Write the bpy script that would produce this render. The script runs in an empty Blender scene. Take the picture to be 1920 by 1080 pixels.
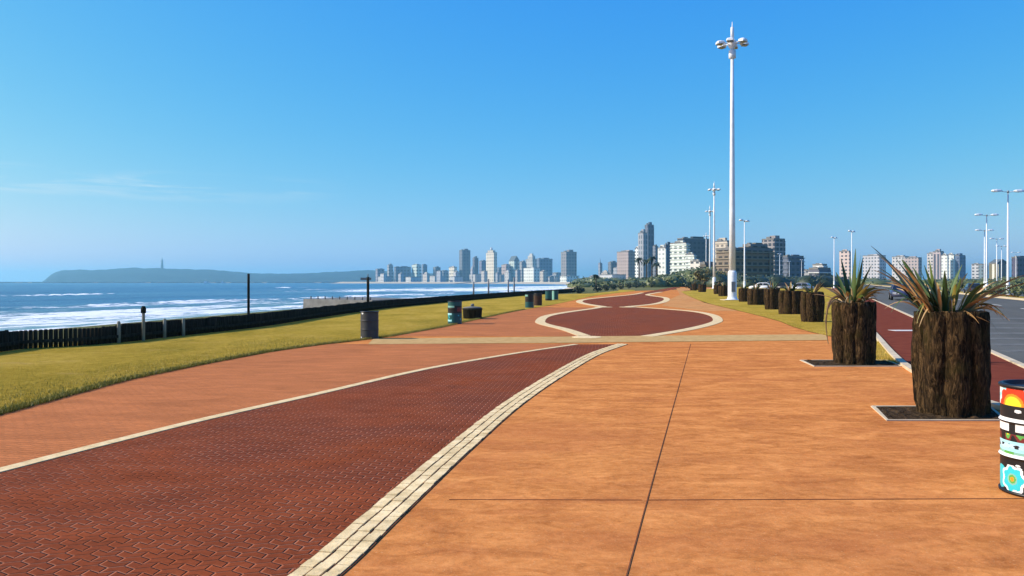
import bpy, bmesh, math, random
from mathutils import Vector, Matrix, noise as mnoise
R = math.radians
rnd = random.Random(7)
S = bpy.context.scene
COL = S.collection
F = 1500.0; CAMH = 1.72; HOR = 527.0

# ---------------------------------------------------------------- helpers
def U(px, py, z=0.0):                       # photo measurement -> point on the level z
    d = F*(CAMH-z)/(py-HOR)
    return Vector(((px-960)/F*d, d, z))
def W(px, py, d):                           # photo measurement at a known distance
    return Vector(((px-960)/F*d, d, CAMH-(py-HOR)/F*d))
def interp(tab, v):
    if v <= tab[0][0]: return tab[0][1]
    for (a, b), (c, e) in zip(tab, tab[1:]):
        if v <= c: return b+(e-b)*(v-a)/(c-a)
    return tab[-1][1]
def smooth(pts, n=6):                       # Catmull-Rom through points
    out = []
    P = [Vector(p) for p in pts]
    for i in range(len(P)-1):
        p0 = P[max(i-1, 0)]; p1 = P[i]; p2 = P[i+1]; p3 = P[min(i+2, len(P)-1)]
        for k in range(n):
            t = k/n
            out.append(0.5*((2*p1)+(p2-p0)*t+(2*p0-5*p1+4*p2-p3)*t*t+(3*p1-p0-3*p2+p3)*t**3))
    out.append(P[-1])
    return out
def nz(x, y=0, z=0): return mnoise.noise(Vector((x, y, z)))

def obj(name, bm, m, parent=None, smooth_sh=False):
    me = bpy.data.meshes.new(name)
    if smooth_sh:
        for f in bm.faces: f.smooth = True
    bm.to_mesh(me); bm.free()
    ms = m if isinstance(m, (list, tuple)) else [m]
    for x in ms: me.materials.append(x)
    o = bpy.data.objects.new(name, me); COL.objects.link(o)
    if parent: o.parent = parent
    return o
def tag(o, label=None, cat=None, group=None, kind=None):
    if label: o['label'] = label
    if cat: o['category'] = cat
    if group: o['group'] = group
    if kind: o['kind'] = kind
    return o
def thing(name, label, cat, loc=(0, 0, 0), rz=0, group=None):
    o = bpy.data.objects.new(name, None); COL.objects.link(o)
    o.location = loc; o.rotation_euler = (0, 0, rz); o.empty_display_size = .2
    return tag(o, label, cat, group)
def dup(root, loc, rz=0, label=None, scale=1.0, group=None):
    r = root.copy(); COL.objects.link(r)
    r.location = loc; r.rotation_euler = (0, 0, rz); r.scale = (scale,)*3
    if label: r['label'] = label
    if group: r['group'] = group
    for ch in list(root.children):
        c = ch.copy(); COL.objects.link(c); c.parent = r
        for g in list(ch.children):
            k = g.copy(); COL.objects.link(k); k.parent = c
    return r
def struct(name, bm, m, **k): return tag(obj(name, bm, m, **k), kind='structure')

def box(bm, c, s, rz=0, mi=0):
    vs = []
    for z in (-1, 1):
        for x, y in ((-1, -1), (1, -1), (1, 1), (-1, 1)):
            v = Vector((x*s[0]/2, y*s[1]/2, z*s[2]/2))
            if rz: v = Matrix.Rotation(rz, 3, 'Z') @ v
            vs.append(bm.verts.new(v+Vector(c)))
    for q in ((3, 2, 1, 0), (4, 5, 6, 7), (0, 1, 5, 4), (1, 2, 6, 5), (2, 3, 7, 6), (3, 0, 4, 7)):
        f = bm.faces.new([vs[i] for i in q]); f.material_index = mi
def tube(bm, p0, p1, r0, r1, seg=12, cap=True, mi=0):
    p0 = Vector(p0); p1 = Vector(p1); d = (p1-p0).normalized()
    a = d.orthogonal().normalized(); b = d.cross(a)
    A = []; B = []
    for i in range(seg):
        t = 2*math.pi*i/seg; u = a*math.cos(t)+b*math.sin(t)
        A.append(bm.verts.new(p0+u*r0)); B.append(bm.verts.new(p1+u*r1))
    for i in range(seg):
        j = (i+1) % seg
        f = bm.faces.new((A[i], A[j], B[j], B[i])); f.smooth = True; f.material_index = mi
    if cap:
        bm.faces.new(A[::-1]).material_index = mi; bm.faces.new(B).material_index = mi
def lathe(bm, prof, seg=24, c=(0, 0, 0), mi=0, sm=True):
    rings = []
    for r, z in prof:
        rings.append([bm.verts.new((c[0]+r*math.cos(2*math.pi*i/seg), c[1]+r*math.sin(2*math.pi*i/seg), c[2]+z)) for i in range(seg)])
    for a, b in zip(rings, rings[1:]):
        for i in range(seg):
            j = (i+1) % seg
            f = bm.faces.new((a[i], a[j], b[j], b[i])); f.smooth = sm; f.material_index = mi
    bm.faces.new(rings[0][::-1]).material_index = mi; bm.faces.new(rings[-1]).material_index = mi
def poly(pts, z=0.0):
    bm = bmesh.new()
    f = bm.faces.new([bm.verts.new((p[0], p[1], z)) for p in pts])
    if f.normal.z < 0 or f.calc_area() == 0: pass
    bm.normal_update()
    bmesh.ops.triangulate(bm, faces=bm.faces[:])
    for f in bm.faces:
        f.normal_update()
        if f.normal.z < 0: f.normal_flip()
    return bm
def between(L, Rr, z):                      # sheet between two polylines of equal length
    bm = bmesh.new()
    a = [bm.verts.new((p[0], p[1], z)) for p in L]; b = [bm.verts.new((p[0], p[1], z)) for p in Rr]
    for i in range(len(a)-1): bm.faces.new((a[i], b[i], b[i+1], a[i+1]))
    return bm
def offset_line(pts, o):
    out = []
    for i, p in enumerate(pts):
        a = Vector(pts[max(i-1, 0)][:2]); b = Vector(pts[min(i+1, len(pts)-1)][:2])
        t = (b-a).normalized(); n = Vector((t.y, -t.x))
        out.append(Vector((p[0], p[1]))+n*o)
    return out
def ribbon(pts, w, z0, h, bm=None):         # raised strip along a line (kerbs, edgings)
    bm = bm or bmesh.new()
    L = offset_line(pts, -w/2); Q = offset_line(pts, w/2)
    rows = [[bm.verts.new((p.x, p.y, z)) for p in ln] for ln, z in ((L, z0), (L, z0+h), (Q, z0+h), (Q, z0))]
    for a, b in zip(rows, rows[1:]):
        for i in range(len(a)-1): bm.faces.new((a[i], b[i], b[i+1], a[i+1]))
    for k in (0, -1):
        bm.faces.new([r[k] for r in rows])
    bmesh.ops.recalc_face_normals(bm, faces=bm.faces[:])
    return bm

# ---------------------------------------------------------------- materials
class N:
    def __init__(s, name):
        s.m = bpy.data.materials.new(name); s.m.use_nodes = True
        s.t = s.m.node_tree; s.b = s.t.nodes['Principled BSDF']
    def n(s, typ, **k):
        x = s.t.nodes.new(typ)
        for a, v in k.items():
            if a.startswith('i_'): x.inputs[a[2:].replace('_', ' ')].default_value = v
            else: setattr(x, a, v)
        return x
    def l(s, a, b): s.t.links.new(a, b)
    def coord(s, scale=(1, 1, 1), rot=(0, 0, 0), src='Object'):
        c = s.n('ShaderNodeTexCoord'); m = s.n('ShaderNodeMapping')
        m.inputs['Scale'].default_value = scale; m.inputs['Rotation'].default_value = rot
        s.l(c.outputs[src], m.inputs['Vector']); return m.outputs[0]
    def coordT(s, scale=(1, 1, 1), rz=0):      # rotate first, then stretch
        c = s.n('ShaderNodeTexCoord'); m = s.n('ShaderNodeMapping', vector_type='TEXTURE')
        m.inputs['Scale'].default_value = tuple(1/x for x in scale); m.inputs['Rotation'].default_value = (0, 0, rz)
        s.l(c.outputs['Object'], m.inputs['Vector']); return m.outputs[0]
    def noise(s, vec, scale, detail=4, rough=.55, dist=0):
        x = s.n('ShaderNodeTexNoise'); x.inputs['Scale'].default_value = scale
        x.inputs['Detail'].default_value = detail; x.inputs['Roughness'].default_value = rough
        x.inputs['Distortion'].default_value = dist
        s.l(vec, x.inputs['Vector']); return x.outputs['Fac']
    def ramp(s, fac, stops):
        r = s.n('ShaderNodeValToRGB'); e = r.color_ramp.elements
        while len(e) < len(stops): e.new(.5)
        for k, (p, c) in zip(e, stops): k.position = p; k.color = (*c, 1) if len(c) == 3 else c
        s.l(fac, r.inputs['Fac']); return r.outputs['Color']
    def math(s, op, a, b=0.0, c=None):
        x = s.n('ShaderNodeMath', operation=op)
        for i, v in enumerate((a, b) if c is None else (a, b, c)):
            if isinstance(v, (int, float)): x.inputs[i].default_value = v
            else: s.l(v, x.inputs[i])
        return x.outputs[0]
    def mix(s, fac, a, b, blend='MIX'):
        x = s.n('ShaderNodeMix', data_type='RGBA', blend_type=blend)
        for i, v in ((0, fac), (6, a), (7, b)):
            if isinstance(v, (int, float)): x.inputs[i].default_value = v
            elif isinstance(v, (tuple, list)): x.inputs[i].default_value = (*v, 1) if len(v) == 3 else v
            else: s.l(v, x.inputs[i])
        return x.outputs[2]
    def bump(s, h, strength=.3, dist=.02):
        b = s.n('ShaderNodeBump'); b.inputs['Strength'].default_value = strength; b.inputs['Distance'].default_value = dist
        s.l(h, b.inputs['Height']); s.l(b.outputs[0], s.b.inputs['Normal'])
    def col(s, c):
        if isinstance(c, (tuple, list)): s.b.inputs['Base Color'].default_value = (*c, 1)
        else: s.l(c, s.b.inputs['Base Color'])
    def rough(s, v, spec=None):
        s.b.inputs['Roughness'].default_value = v
        if spec is not None: s.b.inputs['Specular IOR Level'].default_value = spec

def simple(name, c1, c2=None, scale=3, rough=.7, bump=.15, bdist=.01, stretch=(1, 1, 1), metal=0, spec=None, detail=5):
    if spec is None: spec = .4 if rough < .6 else .04
    g = N(name); v = g.coord(stretch)
    c2 = c2 or tuple(x*.72 for x in c1)
    f = g.noise(v, scale, detail)
    g.col(g.ramp(f, [(.32, c2), (.68, c1)])); g.rough(rough, spec)
    g.b.inputs['Metallic'].default_value = metal
    if bump: g.bump(g.noise(v, scale*4, 4), bump, bdist)
    return g.m

def m_concrete_orange():
    g = N('stamped_orange_concrete'); v = g.coord()
    big = g.noise(v, .18, 3); med = g.noise(g.coord((.75, 1.5, 1)), 1.3, 6, .62, .6); fine = g.noise(v, 14, 5, .7)
    c = g.ramp(med, [(.36, (.40, .122, .028)), (.5, (.55, .186, .043)), (.64, (.69, .256, .066))])
    c = g.mix(g.ramp(big, [(.4, (0, 0, 0)), (.75, (.6, .6, .6))]), c, (.63, .24, .062))
    c = g.mix(.22, c, g.ramp(fine, [(.3, (.36, .13, .05)), (.7, (.74, .35, .15))]))
    blot = g.noise(g.coord((1, 1, 1)), .9, 7, .7, 1.5)
    c = g.mix(g.ramp(blot, [(.60, (0, 0, 0)), (.74, (.5, .5, .5))]), c, (.36, .135, .055))
    rip = g.noise(g.coord((.7, 1.2, 1)), 4.5, 6, .68, 1.4)
    c = g.mix(.8, c, g.mix(1, c, g.ramp(rip, [(.33, (.72, .67, .64)), (.5, (1, 1, 1)), (.67, (1.2, 1.25, 1.34))]), 'MULTIPLY'))
    stain = g.noise(g.coord((.35, .9, 1)), .7, 8, .72, 1.2)
    c = g.mix(g.ramp(stain, [(.36, (.45, .45, .45)), (.52, (0, 0, 0))]), c, (.42, .13, .045))
    c = g.mix(g.ramp(g.noise(v, 70, 3, .8), [(.60, (0, 0, 0)), (.72, (.55, .55, .55))]), c, (.30, .10, .035))
    c = g.mix(g.ramp(g.noise(v, 48, 2, .8), [(.62, (0, 0, 0)), (.72, (.4, .4, .4))]), c, (.85, .50, .25))
    g.col(c); g.rough(.9, .0)
    h = g.math('ADD', g.noise(g.coord((.8, 1.6, 1)), 5, 5, .6, .8), g.math('MULTIPLY', fine, .4))
    g.bump(h, .55, .02); return g.m
def m_pavers(name, ca, cb, cc, mortar, bw=.17, rh=.085, rz=.3, zig=.05, mort=.008, gl=.55):
    g = N(name)
    t = g.n('ShaderNodeTexCoord'); mp = g.n('ShaderNodeMapping'); mp.inputs['Rotation'].default_value = (0, 0, rz)
    g.l(t.outputs['Object'], mp.inputs[0])
    sp = g.n('ShaderNodeSeparateXYZ'); g.l(mp.outputs[0], sp.inputs[0])
    zz = g.math('PINGPONG', sp.outputs[0], bw/2)
    y = g.math('ADD', sp.outputs[1], g.math('MULTIPLY', zz, zig/(bw/2)))
    cb_ = g.n('ShaderNodeCombineXYZ'); g.l(sp.outputs[0], cb_.inputs[0]); g.l(y, cb_.inputs[1])
    br = g.n('ShaderNodeTexBrick'); br.offset = .5
    br.inputs['Scale'].default_value = 1; br.inputs['Brick Width'].default_value = bw; br.inputs['Row Height'].default_value = rh
    br.inputs['Mortar Size'].default_value = mort; br.inputs['Mortar Smooth'].default_value = .9; br.inputs['Bias'].default_value = 0
    br.inputs['Color1'].default_value = (*ca, 1); br.inputs['Color2'].default_value = (*cb, 1); br.inputs['Mortar'].default_value = (*mortar, 1)
    g.l(cb_.outputs[0], br.inputs['Vector'])
    v = g.coord()
    patch = g.noise(v, .5, 5, .6, .5)
    c = g.mix(g.ramp(patch, [(.38, (0, 0, 0)), (.62, (.9, .9, .9))]), br.outputs['Color'], cc)
    c = g.mix(.55, c, g.mix(1, c, g.ramp(g.noise(g.coord((.5, 1.3, 1)), 1.6, 7, .72, .8), [(.32, (.55, .55, .55)), (.5, (1, 1, 1)), (.68, (1.5, 1.5, 1.5))]), 'MULTIPLY'))
    # joints painted paler here and there, like paver chamfers catching the sun
    jm = g.math('MULTIPLY', br.outputs['Fac'], g.ramp(g.noise(v, 2.2, 4, .6), [(.45, (0, 0, 0)), (.62, (1, 1, 1))]))
    c = g.mix(jm, c, mortar)
    c = g.mix(.25, c, g.ramp(g.noise(v, 25, 4), [(.3, tuple(x*.5 for x in ca)), (.7, tuple(x*1.4 for x in ca))]))
    g.col(c); g.rough(gl, .03)
    hh = g.math('SUBTRACT', g.math('MULTIPLY', g.noise(v, 9, 4), .35), br.outputs['Fac'])
    g.bump(hh, 1.0, .014); return g.m
def m_setts():
    g = N('cream_setts'); v = g.coord()
    c = g.ramp(g.noise(v, 6, 5, .65), [(.3, (.56, .40, .185)), (.5, (.77, .565, .285)), (.7, (.86, .67, .38))])
    ii = g.n('ShaderNodeNewGeometry')
    c = g.mix(.8, c, g.mix(1, c, g.ramp(ii.outputs['Random Per Island'], [(0, (.84, .82, .77)), (1, (1.1, 1.1, 1.07))]), 'MULTIPLY'))
    g.col(c); g.rough(.8, .3); g.bump(g.noise(v, 30, 4), .5, .01); return g.m
def m_lawn():
    g = N('dry_lawn'); v = g.coord()
    c = g.ramp(g.noise(g.coord((.7, .35, 1)), .6, 6, .65, .4), [(.28, (.20, .150, .014)), (.5, (.47, .300, .040)), (.72, (.67, .43, .09))])
    c = g.mix(.45, c, g.ramp(g.noise(v, 5, 8, .75), [(.3, (.10, .085, .008)), (.7, (.56, .42, .085))]))
    c = g.mix(g.ramp(g.noise(g.coord((.6, .9, 1)), .9, 8, .75, 1.0), [(.56, (0, 0, 0)), (.68, (.6, .6, .6))]), c, (.58, .38, .13))
    g.col(c); g.rough(.95, .0); g.bump(g.noise(v, 22, 6, .8), 1.0, .06); return g.m
def m_land():
    g = N('dry_scrub_ground'); v = g.coord()
    c = g.ramp(g.noise(v, .03, 8, .65), [(.3, (.06, .075, .02)), (.5, (.13, .13, .045)), (.7, (.24, .20, .09))])
    g.col(c); g.rough(.95, .1); g.bump(g.noise(v, 2, 6, .8), .8, .2); return g.m
def m_sea():
    g = N('sea_water'); v = g.coord()
    rz = math.atan(.38)
    at = g.n('ShaderNodeAttribute'); at.attribute_name = 'foam_mist'
    st = g.coordT((.16, .04, 1), -rz); st2 = g.coordT((.5, .14, 1), -rz)
    n1 = g.noise(st, 1, 7, .68, .6); n2 = g.noise(st2, 1.6, 6, .7, .3)
    h = g.math('ADD', g.math('MULTIPLY', n1, .6), g.math('MULTIPLY', n2, .4))
    fm = g.math('ADD', g.math('MULTIPLY', g.math('SUBTRACT', h, .5), 3.2), at.outputs['Fac'])
    foam_mist = g.ramp(fm, [(.42, (0, 0, 0)), (.62, (1, 1, 1))])
    deep = g.ramp(g.noise(g.coordT((.02, .005, 1), -rz), 1, 4), [(.35, (.022, .10, .19)), (.65, (.06, .19, .28))])
    sh = g.n('ShaderNodeAttribute'); sh.attribute_name = 'shallow_mist'
    water = g.mix(sh.outputs['Fac'], deep, (.16, .30, .28))
    c = g.mix(foam_mist, water, (.86, .88, .88))
    g.col(c); g.b.inputs['Specular IOR Level'].default_value = .35
    r = g.math('MULTIPLY_ADD', foam_mist, .5, .32); g.l(r, g.b.inputs['Roughness'])
    hh = g.math('ADD', g.math('MULTIPLY', n1, 1.5), g.math('MULTIPLY', g.noise(g.coordT((.9, .3, 1), -rz), 1, 6, .7), .7))
    g.bump(hh, .9, 1.2); return g.m
def m_asphalt():
    g = N('asphalt'); v = g.coord()
    c = g.ramp(g.noise(g.coordT((.6, .08, 1), -.38), .8, 5), [(.3, (.085, .088, .078)), (.7, (.15, .15, .132))])
    c = g.mix(.4, c, g.ramp(g.noise(v, 40, 3), [(.3, (.03, .03, .03)), (.7, (.14, .14, .135))]))
    g.col(c); g.rough(.9, .03); g.bump(g.noise(v, 60, 3), .5, .01); return g.m
def m_bark():
    g = N('dark_log_bark'); v = g.coord((1, 1, .24)); w = g.coord()
    n = g.noise(v, 22, 7, .72, 1.2)
    c = g.ramp(n, [(.38, (.004, .0028, .0015)), (.49, (.030, .018, .008)), (.61, (.105, .063, .027)), (.76, (.25, .15, .07))])
    c = g.mix(g.ramp(g.noise(w, 3.2, 5), [(.52, (0, 0, 0)), (.7, (.6, .6, .6))]), c, (.040, .032, .008))
    g.col(c); g.rough(.95, .1); g.bump(n, 1.0, .05); return g.m
def m_leaf(name, a, b, c3, scale=5):
    g = N(name); v = g.coord((1, 1, .4))
    oi = g.n('ShaderNodeNewGeometry')
    c = g.ramp(oi.outputs['Random Per Island'], [(.05, a), (.5, b), (.95, c3)])
    c = g.mix(.35, c, g.ramp(g.noise(v, scale, 5), [(.3, tuple(x*.45 for x in b)), (.7, c3)]))
    g.col(c); g.rough(.5, .4); return g.m
def m_tower(name, wall, win, bw=4, rh=3.5, mort=.32):
    g = N(name); t = g.n('ShaderNodeTexCoord')
    p = g.n('ShaderNodeSeparateXYZ'); q = g.n('ShaderNodeSeparateXYZ')
    g.l(t.outputs['Object'], p.inputs[0]); g.l(t.outputs['Normal'], q.inputs[0])
    u = g.math('ADD', g.math('MULTIPLY', p.outputs[1], g.math('ABSOLUTE', q.outputs[0])), g.math('MULTIPLY', p.outputs[0], g.math('ABSOLUTE', q.outputs[1])))
    cb = g.n('ShaderNodeCombineXYZ'); g.l(u, cb.inputs[0]); g.l(p.outputs[2], cb.inputs[1])
    br = g.n('ShaderNodeTexBrick'); br.offset = 0
    br.inputs['Scale'].default_value = 1; br.inputs['Brick Width'].default_value = bw; br.inputs['Row Height'].default_value = rh
    br.inputs['Mortar Size'].default_value = mort*min(bw, rh); br.inputs['Mortar Smooth'].default_value = 0
    w2 = tuple(x*1.5 for x in win)
    br.inputs['Color1'].default_value = (*win, 1); br.inputs['Color2'].default_value = (*w2, 1); br.inputs['Mortar'].default_value = (*wall, 1)
    g.l(cb.outputs[0], br.inputs['Vector'])
    st = g.noise(g.coord((.08, .08, .02)), 1, 4)
    c = g.mix(.3, br.outputs['Color'], g.mix(1, br.outputs['Color'], g.ramp(st, [(.3, (.6, .6, .6)), (.7, (1.2, 1.2, 1.2))]), 'MULTIPLY'))
    g.col(c); g.rough(.6, .3); return g.m

M = dict(
    orange=m_concrete_orange(),
    leftpave=m_pavers('salmon_pavers', (.47, .155, .050), (.40, .130, .042), (.52, .175, .058), (.45, .19, .09), rz=.2, zig=.02, mort=.006, gl=.75),
    red=m_pavers('red_interlocking_pavers', (.185, .042, .017), (.135, .034, .015), (.25, .058, .018), (.36, .155, .095), rz=.12, zig=.04, mort=.012, gl=.85),
    setts=m_setts(),
    band=simple('tan_concrete_band', (.54, .35, .15), (.42, .26, .105), 4, .9, .3, spec=0),
    joint=simple('dark_joint', (.19, .072, .035), None, 8, .9, 0),
    lawn=m_lawn(), land=m_land(), sea=m_sea(), asphalt=m_asphalt(),
    sand=simple('beach_sand', (.55, .46, .33), (.42, .34, .23), .4, .95, .3, .05),
    bike=simple('red_lane_surface', (.19, .052, .032), (.14, .036, .025), 2.5, .9, .3, spec=.0),
    kerb=simple('pale_kerb', (.60, .50, .35), (.46, .37, .25), 3, .9, .2, spec=.05),
    paint=simple('white_road_paint', (.72, .70, .64), (.5, .48, .43), 4, .7, .1),
    soil=simple('dark_soil', (.095, .060, .032), (.022, .015, .009), 14, .98, .9, .05),
    bark=m_bark(),
    fence=simple('black_stained_timber', (.038, .034, .024), (.010, .010, .007), 3, .85, .4, .02, (6, 6, .6)),
    palepost=simple('weathered_pale_post', (.34, .31, .24), (.2, .18, .13), 6, .85, .3, .01, (4, 4, .5)),
    white=simple('white_painted_steel', (.74, .76, .77), (.62, .64, .65), 2, .4, .05, .01),
    greymetal=simple('grey_metal', (.22, .24, .26), (.14, .15, .17), 3, .5, .05),
    glass=simple('lamp_glass', (.10, .11, .12), (.06, .07, .08), 2, .15, 0),
    black=simple('black_paint', (.010, .010, .012), (.006, .006, .007), 5, .45, .1),
    concrete=simple('grey_concrete', (.20, .20, .19), (.13, .13, .12), 1.5, .9, .3, .03),
    green=m_leaf('green_strap_leaf', (.018, .05, .014), (.04, .085, .018), (.10, .14, .03)),
    dry=m_leaf('dry_strap_leaf', (.045, .024, .014), (.34, .20, .08), (.60, .42, .20)),
    yellowleaf=m_leaf('yellow_green_leaf', (.16, .13, .02), (.24, .19, .03), (.36, .27, .06)),
    darkleaf=m_leaf('dark_bush_leaf', (.012, .022, .008), (.022, .038, .012), (.045, .06, .02), 2),
    scrubleaf=m_leaf('scrub_leaf', (.055, .075, .018), (.09, .11, .026), (.135, .145, .04), .6),
    oliveleaf=m_leaf('olive_leaf', (.09, .09, .02), (.17, .155, .035), (.28, .22, .07), 1),
    grass=m_leaf('grass_blade', (.25, .185, .012), (.52, .335, .035), (.72, .48, .09), 2),
    greengrass=m_leaf('green_grass_blade', (.12, .125, .008), (.21, .195, .015), (.38, .30, .04), 2),
    trunk=simple('tree_trunk', (.10, .075, .05), (.05, .04, .028), 5, .9, .5, .03, (3, 3, .6)),
    bluff=simple('bluff_woodland', (.030, .050, .060), (.012, .024, .034), .012, .95, .6, 8),
    tyre=simple('tyre_rubber', (.015, .015, .016), None, 6, .8, .1),
    carglass=simple('car_glass', (.015, .02, .025), None, 2, .08, 0),
    wcar=simple('white_car_paint', (.80, .80, .80), (.74, .74, .74), 1, .25, 0),
    scar=simple('silver_car_paint', (.42, .44, .47), (.38, .40, .43), 1, .3, 0, metal=.5),
    bcar=simple('navy_car_paint', (.05, .055, .10), (.04, .045, .08), 1, .25, 0),
    kcar=simple('charcoal_car_paint', (.03, .032, .036), (.025, .026, .03), 1, .25, 0),
    lampred=simple('tail_light_red', (.35, .02, .015), None, 2, .3, 0),
    lampwhite=simple('headlight_lens', (.7, .72, .74), None, 2, .15, 0),
)

# ---------------------------------------------------------------- camera, sun, sky
cam = bpy.data.cameras.new('camera'); co = bpy.data.objects.new('camera', cam); COL.objects.link(co)
co.location = (0, 0, CAMH); co.rotation_euler = (R(90), 0, 0)
cam.sensor_width = 36; cam.lens = F/1920*36; cam.shift_y = -13/1920; cam.clip_start = .1; cam.clip_end = 40000
S.camera = co
EL = R(34); AZ = R(-90.5)                     # azimuth from +Y towards +X
sd = Vector((math.sin(AZ)*math.cos(EL), math.cos(AZ)*math.cos(EL), math.sin(EL)))
sun = bpy.data.lights.new('sun', 'SUN'); so = bpy.data.objects.new('sun', sun); COL.objects.link(so)
sun.energy = 4.2; sun.angle = R(.5); sun.color = (1, .93, .80)
so.rotation_euler = sd.to_track_quat('Z', 'Y').to_euler()
w = bpy.data.worlds.new('World'); S.world = w; w.use_nodes = True
nt = w.node_tree; bg = nt.nodes['Background']
sky = nt.nodes.new('ShaderNodeTexSky'); sky.sky_type = 'NISHITA'; sky.sun_disc = False
sky.sun_elevation = EL; sky.sun_rotation = AZ; sky.altitude = 0; sky.air_density = 1.0; sky.dust_density = .8; sky.ozone_density = 3.0
sk = nt.nodes.new('ShaderNodeSeparateColor'); hs = nt.nodes.new('ShaderNodeCombineColor')
nt.links.new(sky.outputs[0], sk.inputs[0])
for i, (gain, gam) in enumerate(((.172, 1.88), (1.16, .81), (5.7, .02))):     # film response of a polarised sky
    pw = nt.nodes.new('ShaderNodeMath'); pw.operation = 'POWER'; nt.links.new(sk.outputs[i], pw.inputs[0]); pw.inputs[1].default_value = gam
    ml = nt.nodes.new('ShaderNodeMath'); ml.operation = 'MULTIPLY'; nt.links.new(pw.outputs[0], ml.inputs[0]); ml.inputs[1].default_value = gain
    nt.links.new(ml.outputs[0], hs.inputs[i])
# thin wisps low on the seaward side, laid out by direction
tc = nt.nodes.new('ShaderNodeTexCoord'); mp = nt.nodes.new('ShaderNodeMapping'); mp.inputs['Scale'].default_value = (5, 5, 55)
nt.links.new(tc.outputs['Generated'], mp.inputs[0])
nn = nt.nodes.new('ShaderNodeTexNoise'); nn.inputs['Scale'].default_value = 1.6; nn.inputs['Detail'].default_value = 7; nn.inputs['Roughness'].default_value = .6
nn.inputs['Distortion'].default_value = .4
nt.links.new(mp.outputs[0], nn.inputs['Vector'])
rp = nt.nodes.new('ShaderNodeValToRGB'); rp.color_ramp.elements[0].position = .46; rp.color_ramp.elements[1].position = .72
nt.links.new(nn.outputs['Fac'], rp.inputs[0])
sx = nt.nodes.new('ShaderNodeSeparateXYZ'); nt.links.new(tc.outputs['Generated'], sx.inputs[0])
def wm(op, a, b=0.0, clamp=False):
    x = nt.nodes.new('ShaderNodeMath'); x.operation = op; x.use_clamp = clamp
    for i, v in enumerate((a, b)):
        if isinstance(v, (int, float)): x.inputs[i].default_value = v
        else: nt.links.new(v, x.inputs[i])
    return x.outputs[0]
zband = wm('SUBTRACT', 1.0, wm('ABSOLUTE', wm('MULTIPLY', wm('SUBTRACT', sx.outputs[2], .108), 55.0)), True)
xband = wm('MULTIPLY', wm('SUBTRACT', -.20, sx.outputs[0]), 5.0, True)
cl = wm('MULTIPLY', wm('MULTIPLY', rp.outputs[0], wm('MULTIPLY', zband, xband)), .95)
mx = nt.nodes.new('ShaderNodeMix'); mx.data_type = 'RGBA'
nt.links.new(cl, mx.inputs[0]); nt.links.new(hs.outputs[0], mx.inputs[6]); mx.inputs[7].default_value = (5.2, 5.9, 6.2, 1)
nt.links.new(mx.outputs[2], bg.inputs['Color']); bg.inputs['Strength'].default_value = .10
S.view_settings.view_transform = 'Standard'; S.view_settings.look = 'None'; S.view_settings.exposure = .58; S.view_settings.gamma = 1
S.cycles.volume_bounces = 1; S.cycles.max_bounces = 6

# ---------------------------------------------------------------- ground plan (measured)
fence_px = [(0, 662), (45, 656), (150, 650), (230, 643), (310, 634), (466, 617), (590, 598), (690, 583), (770, 574), (850, 566), (930, 559), (1000, 553), (1060, 548.5), (1095, 546)]
fence_w = [Vector((-11.6, 8, 0)), Vector((-12.1, 15, 0))]+[U(*p) for p in fence_px]
lawn_edge_px = [(0, 778), (120, 745), (240, 713), (370, 686), (500, 661), (600, 647), (680, 638), (735, 631), (830, 614), (860, 607), (900, 598), (960, 585), (1040, 571), (1085, 561), (1110, 555), (1160, 549), (1200, 544.5)]
lawn_edge = [Vector((-6.2, -12, 0)), Vector((-6.45, 0, 0)), Vector((-6.55, 6, 0))]+[U(*p) for p in lawn_edge_px]
fx = [(p.y, p.x) for p in fence_w]; lx = [(p.y, p.x) for p in lawn_edge]
kerb_w = [Vector(p) for p in ((6.1, -12, 0), (6.25, 0, 0), (6.35, 6, 0), (6.58, 10.8, 0), (6.85, 12, 0), (7.95, 16.2, 0), (11.7, 25.8, 0), (17.3, 40, 0), (29, 70, 0), (42, 103, 0), (70, 175, 0), (160, 400, 0))]
kx = [(p.y, p.x) for p in kerb_w]
grass_in = [U(*p) for p in ((1545, 629), (1494, 616), (1463, 603), (1408, 588), (1360, 577), (1319, 567), (1288, 553.5), (1275, 546))]+[Vector((64, 230, 0))]

# land sheet, beach and sea
land_edge = [(-60, -60)]+[(-19, -60), (-18, 0), (-17, 30), (-14, 50), (-11, 66), (-7, 85), (-2, 105), (8, 150), (16, 205), (24, 300), (40, 400), (95, 700), (150, 1000), (90, 1500), (-110, 1790), (-420, 1960), (-430, 2700), (-300, 3600), (400, 9000)]
land_edge = land_edge[1:]
struct('ground', poly(land_edge+[(10500, 9000), (10500, -60)], -.06), M['land'])
water_edge = [(-45, -60), (-38, 0), (-34, 30), (-31, 60), (-28, 90), (-26, 110), (-23, 130), (-15, 200), (-9, 240), (-1, 310), (15, 410), (75, 700), (130, 1000), (60, 1490), (-140, 1760), (-445, 1930), (-455, 2700), (-325, 3600), (370, 9000)]
bm = bmesh.new()
A = [bm.verts.new((p[0], p[1], -.06)) for p in land_edge]
mid = [bm.verts.new((p[0]*.6+q[0]*.4, p[1]*.6+q[1]*.4, -2.6)) for p, q in zip(land_edge, water_edge)]
B = [bm.verts.new((p[0]-2, p[1], -4.6)) for p in water_edge]
for i in range(len(A)-1):
    bm.faces.new((A[i+1], A[i], mid[i], mid[i+1])); bm.faces.new((mid[i+1], mid[i], B[i], B[i+1]))
bmesh.ops.recalc_face_normals(bm, faces=bm.faces[:])
struct('beach', bm, M['sand'])

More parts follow.
